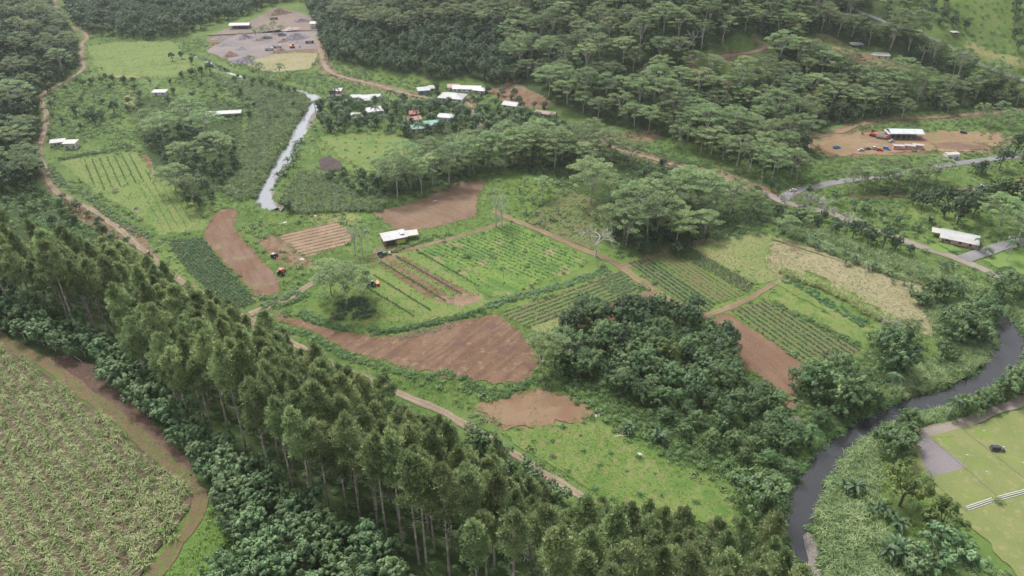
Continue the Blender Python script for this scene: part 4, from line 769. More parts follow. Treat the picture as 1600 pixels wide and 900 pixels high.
for px, py, sc, l in ((1025,690,.95,'large banana clump in front of the grove'),(975,672,.8,'banana plant left of the large one before the grove'),(1335,775,1.0,'banana plant alone in the river cane'),(1368,805,1.0,'withered banana clump right of the lone one'),(1400,825,1.0,'banana plant under the yellow-green tree'),(1395,880,1.3,'biggest banana clump in the bottom right'),(1425,870,1.0,'banana plant beside the grey-green tree'),(1530,270,1.2,'banana plant below the tarmac road'),(1450,350,.9,'banana plant left of the pink house'),(1385,305,.9,'banana plant on the dirt path edge'),(1412,303,.8,'smaller banana plant on the dirt path edge'),(20,478,1.4,'broad-leaved clump at the left edge by the cane track')):
    q = at1(px, py); l = l.replace('clump', 'plant')
    for _ in range(5 if sc > 1 else 3): put('banana_plant', q[0]+rnd.gauss(0, 1.3*sc), q[1]+rnd.gauss(0, 1.3*sc), sc*rnd.uniform(1.0, 1.5), l, 'bananas: '+l, prio=1)
for i in range(26):
    t = i/25; putp('banana_plant', 474-36*t+rnd.gauss(0,3), 222+58*t, rnd.uniform(.9,1.3), 'banana plant in the line along the right bank of the upper river', 'banana clumps along the upper river')
for i in range(22):
    t = i/21; p = np.array([1175,330])*(1-t)+np.array([1420,450])*t; putp('banana_plant', p[0]+rnd.gauss(0,6), p[1]+rnd.gauss(0,4), rnd.uniform(.8,1.2), 'banana plant in the line between the stream and the dry field', 'banana clumps along the stream')
for px, py in ((812,300),(822,335),(832,318),(843,322),(838,337),(858,300),(870,290),(880,305),(820,290),(860,345),(872,335),(845,352)): putp('banana_plant', px, py, rnd.uniform(.8,1.1), 'banana plant on the sloping green meadow', 'banana clumps on the sloping meadow')

# ---- turn the placements into things; what is past 290 of a kind becomes one mass
MASS = dict(umbrella_tree='mass of flat-topped trees filling the upper hillside forest', dark_tree='mass of dark trees filling the far slopes and woods', pine_tree='further pine crowns packed inside the stand')
def to_thing(kind, rec):
    x, y, z, sc, rot, v, lab, grp, _ = rec; t, c, _, _ = KIND[kind][v]; nm = NAMES.get(kind, kind)
    e = empty(nm, (x, y, z), rot, lab, CATS[kind], grp); w_ = .92 if kind == 'pine_tree' else 1; e.scale = (sc*w_, sc*w_, sc*rnd.uniform(.93, 1.07)/w_); a, b = PARTN.get(kind, ('trunk', 'crown'))
    obj(a, t, e); obj(b, c, e)
for kind, recs in PL.items():
    vis = []
    for q in recs:
        u, v, dep = topx(q[0], q[1], q[2]+8); 
        if -60 < u < 1660 and -45 < v < 1010: vis.append((q[3]/dep*(30 if q[8] else 1), q))
    vis.sort(key=lambda s: -s[0]); cap = 290
    if kind in ('dark_tree',): cap = 285
    for _, q in vis[:cap]: to_thing(kind, q)
    rest = [q for _, q in vis[cap:]]
    if rest:
        def lite(c):                     # every second leaf, drawn larger: these stand far off
            F = c[1][::2]; V = c[0][F]; m = V.mean(1, keepdims=True); V = (m+(V-m)*1.38).reshape(-1, 3); return V, np.arange(len(V)).reshape(-1, 4), c[2][::2], c[3][::2]
        KL = [(a_, b_, t, lite(c)) for a_, b_, t, c in KIND[kind]]
        arrs = [(np.concatenate([t[0], c[0]]), np.concatenate([t[1], c[1]+len(t[0])]), np.concatenate([t[2], c[2]]), np.concatenate([t[3], c[3]+1])) for _, _, t, c in KL]
        A_ = np.array([[q[0], q[1], q[2], q[3], q[4], q[5]] for q in rest]); me0 = KIND[kind][0]
        a = merged(arrs, A_[:, 0], A_[:, 1], A_[:, 2], A_[:, 3], A_[:, 4], A_[:, 5].astype(int), .14)
        tag(obj('forest', mesh_np('forest', a, [me0[0].materials[0], me0[1].materials[0]])), MASS.get(kind, 'mass of further trees in the woods'), 'forest', None, 'stuff')
    print('PLANTS', kind, len(recs), len(vis), len(rest))
#@@COVER
# ------------------------------------------------------------------ ground cover that nobody could count
MND = [mound(r_, 1.5, 1.3, 95, .42) for _ in range(4)]; MNL = [mound(r_, 2.6, 2.4, 130, .55) for _ in range(4)]; ROS = [mound(r_, .55, .6, 16, .36) for _ in range(4)]
REED = [tuft(r_, 30, 3.6, .2, .65, .6) for _ in range(5)]; GRT = [tuft(r_, 9, .9, .10, .7, .35) for _ in range(4)]; CANE_T = [tuft(r_, 24, 2.2, .15, .85, .32) for _ in range(6)]
def allpts(polys, sp, keep=None, z=None, excl=()):
    ex = [at(e)[:, :2] for e in excl]
    return np.vstack([poisson(at(p)[:, :2] if z is None else flat(p, z), sp, None, ex, keep) for p in polys])
wet = lambda lim: (lambda P: np.minimum(seg_dist(P[:, 0], P[:, 1], RIV1w)[0], seg_dist(P[:, 0], P[:, 1], RIV2w)[0]) > lim)
RPT = np.vstack([spline(RIV1w, 1.8), spline(RIV2w, 1.8)]); _a = np.linspace(0, 1, len(spline(RIV1w, 1.8))); _b = np.linspace(0, 1, len(RPT)-len(_a))
RPW = np.concatenate([np.interp(_a, np.linspace(0, 1, len(RIVW1)), RIVW1), np.interp(_b, np.linspace(0, 1, len(RIVW2)), RIVW2)])/2
def bank_d(P): return np.concatenate([(np.hypot(q[:, None, 0]-RPT[None, :, 0], q[:, None, 1]-RPT[None, :, 1])-RPW[None]).min(1) for q in np.array_split(P, max(1, len(P)//2000))]) if len(P) else np.zeros(0)
KO = at([(1335,775),(1368,805),(1400,825),(1395,880),(1425,870),(1398,715),(1405,785),(1462,835),(1385,620),(1478,655)])[:, :2]
def bank(P): return (bank_d(P) > 1.0) & (np.hypot(P[:, None, 0]-KO[None, :, 0], P[:, None, 1]-KO[None, :, 1]).min(1) > 3.6)
SMB = [mound(r_, 1.6, 1.7, 60, .5) for _ in range(4)]
RE_L = [[(330,118),(372,128),(440,134),(474,148),(484,168),(470,190),(455,215),(436,245),(418,272),(406,298),(404,312),(376,316),(340,296),(372,240),(388,200),(384,160)],[(432,330),(445,300),(470,268),(500,272),(540,300),(600,318),(600,332),(540,330),(470,336)]]
RE_R = [[(1210,345),(1250,345),(1330,380),(1420,410),(1500,438),(1560,462),(1600,495),(1640,540),(1640,560),(1595,520),(1565,490),(1500,462),(1400,436),(1300,400),(1220,362)],
    [(1385,628),(1400,590),(1460,565),(1520,560),(1555,520),(1545,480),(1500,470),(1510,462),(1575,490),(1592,530),(1572,570),(1530,600),(1480,620)],
    [(1300,712),(1350,690),(1400,690),(1400,705),(1372,720),(1372,770),(1382,830),(1420,900),(1450,960),(1282,960),(1286,870),(1266,820),(1258,785),(1278,745)],
    [(1340,680),(1390,655),(1490,622),(1540,600),(1600,570),(1640,560),(1640,600),(1560,625),(1480,655),(1400,672)],[(1440,470),(1500,470),(1530,520),(1520,560),(1470,540),(1450,500)]]
kb = bank
scatter_obj('reeds', REED, allpts(RE_L, 1.7, kb), 'leaf_reed', 'pale green tall cane grass on the banks of the upper river', 'cane grass', .7, 1.15, tj=.2)
scatter_obj('scrub', SMB, allpts(RE_L, 4.2, kb), 'leaf_lime', 'low bushes mixed into the pale cane grass by the upper river', 'scrub', .9, 1.9, tj=.25)
scatter_obj('reeds', REED, allpts(RE_R, 1.45, kb), 'leaf_reed', 'tall cane grass along the stream and the lower river', 'cane grass', .7, 1.2, tj=.2)
def rim(rw, lo, hi, n):                   # points along a river's edges
    w = spline(rw, 1.5); P = w[rng.integers(0, len(w), n)]+rng.uniform(-9, 9, (n, 2)); d = bank_d(P); return P[(d > lo) & (d < hi)]
RB = rim(RIV2w, -.7, 1.3, 6000); RB = RB[fbm(RB[:, 0], RB[:, 1], 9, 12) > .42]
scatter_obj('undergrowth', MND, RB[:750], 'leaf_scrub', 'bushes overhanging the edges of the lower river and the stream', 'undergrowth', .5, 1.35, tj=.2)
RA = rim(RIV1w, -.6, 1.2, 5000); RA = RA[fbm(RA[:, 0], RA[:, 1], 12, 14) > .45]
scatter_obj('undergrowth', MND, RA[:420], 'leaf_scrub', 'bushes overhanging the edges of the upper river', 'undergrowth', .6, 1.5, tj=.2)
def line_pts(px, half, n, z=None):
    w = spline(at(px)[:, :2] if z is None else flat(px, z), 1.0); t = unit(np.gradient(w, axis=0)); nr = np.stack([-t[:, 1], t[:, 0]], 1); i = rng.integers(0, len(w), n); return w[i]+nr[i]*rng.uniform(-half, half, (n, 1))
UG = [[(1240,600),(1330,575),(1360,545),(1400,500),(1440,500),(1430,560),(1390,600),(1340,655),(1290,690),(1255,700)],[(1350,560),(1370,520),(1400,510),(1400,590)],[(870,590),(930,605),(1010,630),(1080,650),(1160,625),(1250,690),(1250,730),(1225,800),(1150,790),(1140,740),(1060,730),(1000,690),(940,650),(890,625)],[(1185,800),(1245,760),(1240,840),(1225,880),(1150,840)],[(1140,600),(1240,650),(1255,690),(1190,650)]]
scatter_obj('undergrowth', MND, allpts(UG, 2.0, bank), 'leaf_scrub', 'tangled green vines and bushes around the grove down to the river', 'undergrowth', .7, 1.5)
UG2 = [[(-20,300),(70,290),(110,325),(190,372),(260,430),(200,410),(100,375),(-20,350)]]
scatter_obj('undergrowth', MND, allpts(UG2, 2.8, off_lines([R1], 4)), 'leaf_scrub', 'bushes between the left dirt road and the pines', 'undergrowth', .7, 1.6)
back_r = spline(flat([(200,400),(270,440),(420,525),(525,580),(595,612),(677,647),(740,680)]), 3)
PR = np.vstack([line_pts([(235,408),(270,440),(420,525),(525,578)], 2.6, 260)+[-4, -4], line_pts([(525,580),(595,611),(677,647),(740,682),(800,716),(880,768),(925,795)], 2.8, 330)+[-4.5, -4.8]])
scatter_obj('undergrowth', MND, PR, 'leaf_scrub', 'leafy bushes between the pine stand and the dirt road', 'undergrowth', .7, 1.5)
FL = poisson(PINEW, 3.4); scatter_obj('undergrowth', MND, FL, 'leaf_broad', 'dark ferny undergrowth on the floor of the pine stand', 'undergrowth', .6, 1.3)
HILLU = allpts([HILL_A], 4.6)
def hedge(px, half, n, label, mat='leaf_scrub', s0=.55, s1=1.1, prot=None): scatter_obj('hedge', prot or MND, line_pts(px, half, n), mat, label, 'hedge', s0, s1)
hedge([(75,262),(100,290),(140,308),(185,345),(212,362),(232,372)], 2.8, 260, 'dark leafy hedge strip between the left dirt road and the striped field', 'leaf_silver')
hedge([(90,250),(130,242),(170,236),(212,228)], 2.2, 120, 'dark hedge along the top of the striped field')
hedge([(420,508),(445,516),(480,524),(520,545),(548,560)], 1.6, 70, 'low weedy hedge at the roadside below the ploughed field')
hedge([(470,490),(490,500),(520,508),(548,516)], 2.0, 120, 'bushy hedge at the tip of the ploughed field', s1=1.2)
hedge([(512,542),(545,560),(590,572),(640,585),(668,590),(690,582),(708,588)], 1.4, 120, 'weedy hedge between the ploughed field and the dirt road')
hedge([(720,590),(750,610),(775,622),(800,612),(830,596),(855,590)], 1.6, 120, 'dark green creeping hedge around the lower edge of the ploughed field')
hedge([(578,515),(600,520),(630,514),(660,508),(700,500),(740,490),(756,486)], 1.6, 170, 'hedge between the citrus rows and the ploughed field', s1=1.2)
hedge([(762,480),(790,470),(830,460),(870,448),(910,436),(950,422)], 2.2, 260, 'broad leafy hedge along the lush crop field', 'leaf_silver', .5, 1.0)
hedge([(412,478),(440,468),(465,455)], 2.0, 60, 'leafy plants beside the farm track', 'leaf_silver')
hedge([(425,478),(450,474),(480,462)], 1.2, 40, 'weeds on the lower side of the farm track')
hedge([(600,400),(640,384),(680,372),(705,366)], 1.0, 70, 'low hedge in front of the farm shed', s1=.8)
hedge([(800,470),(815,455),(840,440)], .6, 10, 'few bushes at the hedge end')
hedge([(525,498),(540,478),(560,470),(575,490),(550,496)], 3.0, 120, 'dark shrubs under the spreading grey-branched tree', 'leaf_dark', .7, 1.2)
hedge([(1212,474),(1240,490),(1280,508),(1320,530),(1342,540)], 1.5, 120, 'dark leafy hedge dividing the right-hand fields', s1=1.1)
hedge([(1222,435),(1260,452),(1300,478),(1350,508)], 2.6, 160, 'green leafy strip in the right-hand field', 'leaf_crop', .5, .9)
scatter_obj('reeds', REED, line_pts([(1222,425),(1260,440),(1310,460),(1350,485),(1392,505)], 2.4, 200), 'leaf_cane', 'yellowish tall cane strip beside the dry mown field', 'cane grass', .6, 1.0)
scatter_obj('undergrowth', MND, np.vstack([line_pts([(1165,590),(1185,600),(1200,615),(1225,635)], 5, 60), line_pts([(1440,470),(1470,480),(1500,500)], 5, 60)]), 'leaf_lime', 'pale bushes at the ends of the right-hand fields', 'undergrowth', .6, 1.3)
hedge([(1350,470),(1370,380),(1371,381)], .5, 4, 'single bushes by the stream')
hedge([(1445,372),(1470,385),(1495,398)], .5, 50, 'clipped hedge in front of the pink house lawn', s0=.35, s1=.5)
hedge([(640,160),(700,165),(740,172)], 3, 60, 'garden hedge between the upper and lower village houses', 'leaf_broad', .8, 1.5)
SC1 = [[(75,150),(130,140),(220,150),(260,160),(330,150),(390,165),(385,190),(350,195),(280,170),(210,185),(120,230),(78,235),(72,190)],[(300,105),(330,118),(372,132),(300,140),(270,130)],[(400,160),(470,150),(480,178),(440,205),(400,195)]]
scatter_obj('undergrowth', MNL, allpts(SC1, 5.2, lambda P: bank(P)), 'leaf_scrub', 'patchy scrub covering the left valley floor', 'scrub', .6, 1.2)
SC2 = [[(505,92),(560,110),(640,128),(700,138),(780,146),(700,150),(640,140),(560,120),(515,108)],[(500,205),(640,215),(700,220),(740,240),(660,262),(655,225),(600,203)],[(440,118),(500,112),(520,128),(560,140),(520,150),(480,140)],[(900,205),(1050,232),(1120,262),(1050,250),(940,222)],[(760,150),(870,190),(930,208),(880,215),(800,180)]]
scatter_obj('undergrowth', MNL, allpts(SC2, 5.5, bank), 'leaf_scrub', 'green scrub at the foot of the hills around the village', 'scrub', .6, 1.3)
SC3 = [[(1180,235),(1260,215),(1300,250),(1320,275),(1240,292),(1200,292)],[(1300,250),(1480,245),(1470,256),(1330,278)],[(1340,312),(1500,300),(1460,320),(1390,345),(1340,340)],[(1380,345),(1450,335),(1480,352),(1430,368)],[(1540,330),(1620,350),(1600,375),(1520,370),(1500,350)],[(1320,190),(1400,180),(1600,172),(1600,190),(1440,200),(1340,204)],[(1500,205),(1600,212),(1600,235),(1560,232),(1540,215)]]
scatter_obj('undergrowth', MNL, allpts(SC3, 4.6), 'leaf_scrub', 'green scrub around the roads and the yard on the right', 'scrub', .5, 1.1)
scatter_obj('undergrowth', MND, allpts([[(1470,850),(1510,850),(1560,888),(1640,950),(1440,950)]], 2.0), 'leaf_reed', 'bushy grass on the slope at the bottom right below the lawn', 'undergrowth', .6, 1.3)
SC4 = [[(1440,-20),(1640,-20),(1640,120),(1560,110),(1500,70),(1400,20)],[(1255,55),(1330,70),(1450,110),(1480,130),(1440,130),(1330,98),(1270,78)],[(1070,85),(1200,60),(1210,110),(1120,118)]]
scatter_obj('undergrowth', MNL, allpts(SC4, 6.0, off_lines([R7, R8, R8B, BENCH], 6)), 'leaf_scrub', 'low scrub on the open upper slopes of the hill', 'scrub', .5, 1.1)
FH = allpts([HILL_B], 5.6, kr, excl=[CLEAR, TRACKS, GH, [(760,140),(800,118),(845,135),(862,165),(800,168)]])
scatter_obj('undergrowth', MNL, FH, 'leaf_broad', 'dense undergrowth below the hillside forest', 'undergrowth', .8, 1.7)
SCU = [[(960,330),(1110,330),(1190,345),(1225,365),(1120,378),(1060,400),(960,400)],[(1050,250),(1190,300),(1230,335),(1190,335),(1110,320),(1050,290),(980,280)],[(560,290),(700,275),(880,250),(930,260),(900,275),(790,270),(690,300),(610,318)],[(490,285),(520,265),(600,280),(640,300),(580,318),(520,300)]]
scatter_obj('undergrowth', MNL, allpts(SCU, 4.6, bank), 'leaf_dark', 'dark thicket below the trees in the middle of the valley', 'undergrowth', .6, 1.2)
# grass tussocks that roughen the meadows
GP = [[(780,676),(940,655),(1060,750),(1146,822),(960,795),(838,715)],[(540,480),(560,440),(620,480),(690,495),(600,512)],[(370,320),(540,335),(430,365),(400,350)],[(790,275),(900,300),(850,345),(800,335)],[(430,505),(520,540),(720,600),(740,640),(700,640),(560,575)]]
scatter_obj('grass', GRT, allpts(GP, 1.25), 'leaf_lime', 'rough grass tussocks on the meadows between the fields', 'grass', .6, 1.5, tj=.25)
scatter_obj('weeds', MND, np.vstack([allpts([GP[0]], 6.5), allpts([F7], 11), allpts([[(500,216),(640,215),(650,262),(560,265)]], 7)]), 'leaf_crop', 'dark weed clumps dotted over the meadows', 'weeds', .55, 1.15)

OCC = np.zeros(GX.shape, bool)
for w, m_ in SHEETS: 
    if np.hypot(w[:, 0], w[:, 1]).max() < 1600: OCC |= inside(GX, GY, w)
for c_, w_ in RIBS:
    for a in range(0, len(c_)-1, 12):
        q = c_[a:a+13]; b0, b1 = q.min(0)-12, q.max(0)+12; m = (GX > b0[0]) & (GX < b1[0]) & (GY > b0[1]) & (GY < b1[1])
        if m.any(): d, _ = seg_dist(GX[m], GY[m], q); OCC[m] |= d < w_/2+1.2
def free(P): return ~OCC[np.clip(np.rint((P[:, 1]-gy[0])/STEP).astype(int), 0, OCC.shape[0]-1), np.clip(np.rint((P[:, 0]-gx[0])/STEP).astype(int), 0, OCC.shape[1]-1)]
VAL = at([(78,275),(75,140),(140,55),(300,60),(500,90),(700,140),(960,205),(1240,215),(1330,200),(1640,170),(1640,560),(1560,640),(1500,640),(1400,700),(1420,760),(1560,940),(1300,940),(1240,860),(1100,830),(930,800),(520,580),(260,440)])[:, :2]
SM = [mound(r_, 1.3, 1.0, 34, .55) for _ in range(5)]; TUS = [tuft(r_, 14, 1.3, .17, .8, .6) for _ in range(4)]
def patchy(lo, sc, sd_): return lambda P: free(P) & bank(P) & (fbm(P[:, 0], P[:, 1], sc, sd_) > lo) if len(P) else np.zeros(0, bool)
scatter_obj('scrub', SM, poisson(VAL, 3.0, 90000, keep=patchy(.50, 30, 41)), 'leaf_scrub', 'low bushes and weeds in the rough ground of the valley', 'scrub', .6, 1.9, tj=.22)
scatter_obj('scrub', SM, poisson(VAL, 4.4, 40000, keep=patchy(.54, 22, 52)), 'leaf_broad', 'dark weedy bushes in the rough ground of the valley', 'scrub', .7, 2.2, tj=.2)
scatter_obj('grass', TUS, poisson(VAL, 2.3, 120000, keep=patchy(.36, 25, 63)), 'leaf_lime', 'rough tall grass over the open ground of the valley', 'grass', .5, 1.2, tj=.25)
scatter_obj('grass', TUS, poisson(VAL, 4.5, 40000, keep=patchy(.52, 16, 74)), 'leaf_dry', 'straw-coloured dry grass patches in the valley', 'grass', .5, 1.0, tj=.2)
gs = [w for w, m_ in SHEETS if m_ in ('field_grass', 'field_yellow', 'field_lush', 'crop_soil', 'dry_mown')]
scatter_obj('grass', GRT, np.vstack([poisson(w, 2.2) for w in gs if abs(w[0, 1]) < 900]), 'leaf_lime', 'short grass tufts growing through the fields', 'grass', .5, 1.3, tj=.25)
soil_ = [w for w, m_ in SHEETS if m_ in ('soil_big', 'soil_strip', 'soil_upper', 'soil_fresh', 'soil_pale', 'dry_mown', 'furrow')]
scatter_obj('weeds', GRT, np.vstack([poisson(w, 3.4, keep=lambda P: fbm(P[:, 0], P[:, 1], 18, 85) > .47) for w in soil_]), 'leaf_dry', 'dry weeds and straw left on the ploughed fields', 'weeds', .3, .8, tj=.2)
scatter_obj('weeds', TUS, poisson(flat([(730,640),(800,612),(860,602),(930,642),(900,664),(790,674)]), 1.6, keep=lambda P: fbm(P[:, 0], P[:, 1], 9, 23) > .52), 'leaf_lime', 'weedy grass spreading over the bare patch beside the grove', 'weeds', .3, .7, tj=.25)
scatter_obj('weeds', GRT, np.vstack([poisson(w, 5, keep=lambda P: fbm(P[:, 0], P[:, 1], 14, 96) > .52) for w in soil_]), 'leaf_lime', 'green weeds coming up in the ploughed fields', 'weeds', .3, .9, tj=.2)
scatter_obj('twigs', [tuft(r_, 8, 1.2, .06, 1.3, .5) for _ in range(3)], poisson(flat([(60,560),(110,558),(165,580),(215,632),(262,682),(292,722),(312,752),(300,765),(250,718),(190,662),(130,615)], 45), 1.1), 'leaf_dry', 'fallen twigs on the brown litter beside the cane track', 'twigs', .4, 1.1, z=45.1, tj=.3)
scatter_obj('grass', TUS, poisson(flat([(330,800),(300,850),(245,915),(420,930),(380,850),(360,810)], 45), 1.5), 'leaf_lime', 'rank green grass between the cane track and the pale trees', 'grass', .5, 1.1, z=45.0, tj=.25)
def margin(w, sp): 
    q = densify(w, sp); return q+rng.normal(0, .7, q.shape)
scatter_obj('grass', TUS, np.vstack([margin(w, 1.1) for w in soil_ if abs(w[0, 1]) < 900]), 'leaf_lime', 'grass creeping over the edges of the bare fields', 'grass', .35, .9, tj=.25)
DRYW = [w for w, m_ in SHEETS if m_ in ('dry_mown', 'field_yellow')]
scatter_obj('grass', GRT, np.vstack([poisson(w, 1.5) for w in DRYW if abs(w[0, 1]) < 560]), 'leaf_dry', 'cut straw lying over the pale dry field', 'straw', .6, 1.5, tj=.25)
scatter_obj('grass', TUS, np.vstack([poisson(w, 2.6, keep=lambda P: fbm(P[:, 0], P[:, 1], 12, 31) > .5) for w in DRYW if abs(w[0, 1]) < 560]), 'leaf_lime', 'green grass patches in the pale dry field', 'grass', .4, .8, tj=.25)
# ---- crops in rows
def rows(poly_px, a, b, spacing, step, z=0.0, jit=.12, gap=.05, lim=None):
    w = flat(poly_px, z); d = flat([a, b], z); t = unit(d[1]-d[0]); n = np.array([-t[1], t[0]]); o = d[0]; s = (w-o)@t; q = (w-o)@n
    U_, Q_ = np.meshgrid(np.arange(s.min(), s.max(), step), np.arange(np.floor(q.min()/spacing)*spacing, q.max(), spacing)); U_ = U_.ravel()+rng.normal(0, step*.2, U_.size); Q_ = Q_.ravel()+rng.normal(0, jit, Q_.size)
    P = o+U_[:, None]*t+Q_[:, None]*n; P = P[inside(P[:, 0], P[:, 1], w)]; return P[rng.random(len(P)) > gap]
def crop(poly, a, b, sp, st, mat, label, prot=ROS, s0=.8, s1=1.3, **k): return scatter_obj('crop_rows', prot, rows(poly, a, b, sp, st, **k), mat, label, 'crop', s0, s1, z=.08)
crop([(130,250),(205,240),(240,280),(200,290),(152,300)], (132,250), (150,297), 4.2, .9, 'leaf_crop', 'dark crop rows in the upper half of the striped field')
crop([(216,287),(262,284),(300,330),(300,355),(255,360)], (217,287), (250,350), 3.6, 1.3, 'leaf_crop', 'thin crop rows in the lower half of the striped field', s0=.5, s1=.9)
crop(F2, (270,380), (380,470), 1.5, .8, 'leaf_crop', 'dense dark green crop beside the brown strip', s0=1.3, s1=2.1)
crop([(480,345),(528,345),(550,375),(480,402),(465,385)], (435,367), (525,347), 3.3, 1.3, 'leaf_scrub', 'sparse seedlings on the furrowed bed', s0=.4, s1=.7, gap=.3)
crop([(660,392),(800,350),(918,408),(850,438),(700,410)], (700,370), (860,440), 2.6, .9, 'leaf_crop', 'leafy rows in the lush field above the citrus rows', s0=.8, s1=1.4, gap=.3)
crop(F10, (790,500), (960,435), 2.5, .7, 'leaf_crop', 'narrow crop rows below the leafy hedge', s0=.9, s1=1.3)
crop([(930,440),(968,424),(1000,452),(960,464)], (940,440), (990,455), 1.5, 1.0, 'leaf_silver', 'bluish large-leaved crop at the end of the narrow rows', s0=1.1, s1=1.7)
crop([(979,413),(1013,402),(1120,474),(1095,496)], (985,412), (1095,490), 2.4, .7, 'leaf_crop', 'green crop rows beside the red track junction', s0=1.3, s1=1.8)
crop([(1017,401),(1043,392),(1164,461),(1124,474)], (1017,401), (1124,474), 2.4, .8, 'leaf_scrub', 'brownish sparse crop rows in the right block', s0=.7, s1=1.1)
crop([(1046,391),(1072,384),(1178,444),(1168,458)], (1046,391), (1168,458), 1.4, .8, 'leaf_crop', 'dense dark crop strip in the right block', s0=1.0, s1=1.5)
crop([(1142,486),(1195,470),(1345,545),(1312,570),(1270,579)], (1142,486), (1270,579), 2.6, .7, 'leaf_crop', 'regular crop rows beside the fresh brown field', s0=1.1, s1=1.6)
crop([(822,345),(890,280),(930,300),(880,345),(860,362)], (825,345), (895,290), 2.4, .9, 'leaf_lime', 'bright green rows climbing to the straight white trunk', s0=.7, s1=1.1)
crop([(862,364),(890,345),(930,318),(965,330),(925,390)], (865,364), (930,318), 2.4, .9, 'leaf_crop', 'dark crop rows left of the dark clump', s0=.6, s1=1.1)
sheet('field', [(822,346),(880,292),(930,312),(960,335),(925,392),(870,368)], 'crop_soil', jit=.8)
CP = rows(CANE, (5,707), (82,830), 3.1, .5, 45, .12, .06); px_, py_, _ = topx(CP[:, 0], CP[:, 1], 45.); CP = CP+rng.normal(0, 1, CP.shape)*(smooth(90, 260, px_)*.8)[:, None]; CP = CP[(px_ > -60) & (py_ < 960)]
scatter_obj('sugar_cane', CANE_T, CP, 'leaf_cane', 'young sugar cane in rows filling the field at the bottom left', 'sugar cane', .7, 1.2, z=45.05, tj=.22)
scatter_obj('debris', [tuft(r_, 14, 1.6, .09, 1.1, .5) for _ in range(3)], np.vstack([line_pts([(625,528),(660,520),(700,510)], 1.8, 130), poisson(flat([(1232,380),(1248,380),(1252,392),(1234,394)]), .8)]), 'leaf_dry', 'heaps of dry stalks at the field edges', 'dry stalks', .6, 1.2)
# ---- citrus rows: every bush is a thing
BUSH = [mesh_np('bush', mound(r_, .8, 1.5, 110, .3), 'leaf_dark') for _ in range(4)]
for a, b, n, lab in (((650,391),(747,447),34,'clipped round bush in the long row beside the lush crop field'),((620,402),(720,459),34,'clipped round bush in the row between two brown beds'),((596,410),(695,470),34,'clipped round bush in the row on the left brown bed'),((585,431),(671,484),27,'clipped round bush in the row right of the blue-green tractor'),((573,449),(646,494),24,'clipped round bush in the lowest row on the green field')):
    w = flat([a, b])
    for i in range(n):
        q = w[0]+(w[1]-w[0])*i/(n-1)+rng.normal(0, .1, 2); o = obj('bush', rnd.choice(BUSH), None, (q[0], q[1], .08), rnd.uniform(0, 6)); o.scale = (rnd.uniform(.66, .88),)*3; tag(o, lab, 'bush', 'clipped bushes: '+lab[26:])
#@@BUILD
# ------------------------------------------------------------------ buildings
def pm(name, verts, faces, mat, parent=None, loc=(0, 0, 0), rot=0.0, smooth_=False):
    me = bpy.data.meshes.new(name); me.from_pydata([tuple(v) for v in verts], [], faces); me.materials.append(MATS[mat] if isinstance(mat, str) else mat)
    import bmesh
    bm = bmesh.new(); bm.from_mesh(me); bmesh.ops.recalc_face_normals(bm, faces=bm.faces[:]); bm.to_mesh(me); bm.free()
    if smooth_:
        for p in me.polygons: p.use_smooth = True
    return obj(name, me, parent, loc, rot)
def bx(x0, x1, y0, y1, z0, z1):
    return [(x0,y0,z0),(x1,y0,z0),(x1,y1,z0),(x0,y1,z0),(x0,y0,z1),(x1,y0,z1),(x1,y1,z1),(x0,y1,z1)], [(0,3,2,1),(4,5,6,7),(0,1,5,4),(1,2,6,5),(2,3,7,6),(3,0,4,7)]
def box(name, x0, x1, y0, y1, z0, z1, mat, parent, **k): return pm(name, *bx(x0, x1, y0, y1, z0, z1), mat, parent, **k)
def join(parts):
    V = []; F = []
    for v, f in parts: n = len(V); V += list(v); F += [tuple(i+n for i in q) for q in f]
    return V, F
def prism(profile, x0, x1):              # closed YZ profile extruded along X
    n = len(profile); V = [(x0, y, z) for y, z in profile]+[(x1, y, z) for y, z in profile]
    return V, [tuple(range(n)), tuple(range(2*n-1, n-1, -1))]+[(i, (i+1) % n, n+(i+1) % n, n+i) for i in range(n)]
def cyl(c, r, L, axis, n=12):
    V = []
    for s in (-.5, .5):
        for k in range(n):
            a = 6.2832*k/n; p = [r*math.cos(a), r*math.sin(a)]; q = {'x': (s*L, p[0], p[1]), 'y': (p[0], s*L, p[1]), 'z': (p[0], p[1], s*L)}[axis]; V.append((c[0]+q[0], c[1]+q[1], c[2]+q[2]))
    return V, [tuple(range(n)), tuple(range(2*n-1, n-1, -1))]+[(k, (k+1) % n, n+(k+1) % n, n+k) for k in range(n)]
def cmat(name, c, rough=.5, metal=0.0, var=.08, sc=1.5): return plain(name, c, rough, metal, var, sc)
def roofmat(name, c, rough=.45):
    m, nt, b = nmat(name); co = N(nt, 'ShaderNodeTexCoord').outputs['Object']; sx = N(nt, 'ShaderNodeSeparateXYZ'); nt.links.new(co, sx.inputs[0])
    w = math_n(nt, 'SINE', math_n(nt, 'MULTIPLY', sx.outputs[0], 6.2832/.45)); f = ramp(nt, noise(nt, co, .35, 5, .65), .42, .68)
    col = mix(nt, math_n(nt, 'MULTIPLY', f, .55), c, tuple(x*.55+d for x, d in zip(c, (.06, .035, .02)))); nt.links.new(col, b.inputs['Base Color']); b.inputs['Roughness'].default_value = rough
    bp = N(nt, 'ShaderNodeBump'); bp.inputs['Strength'].default_value = .6; bp.inputs['Distance'].default_value = .06; nt.links.new(w, bp.inputs['Height']); nt.links.new(bp.outputs[0], b.inputs['Normal']); MATS[name] = m
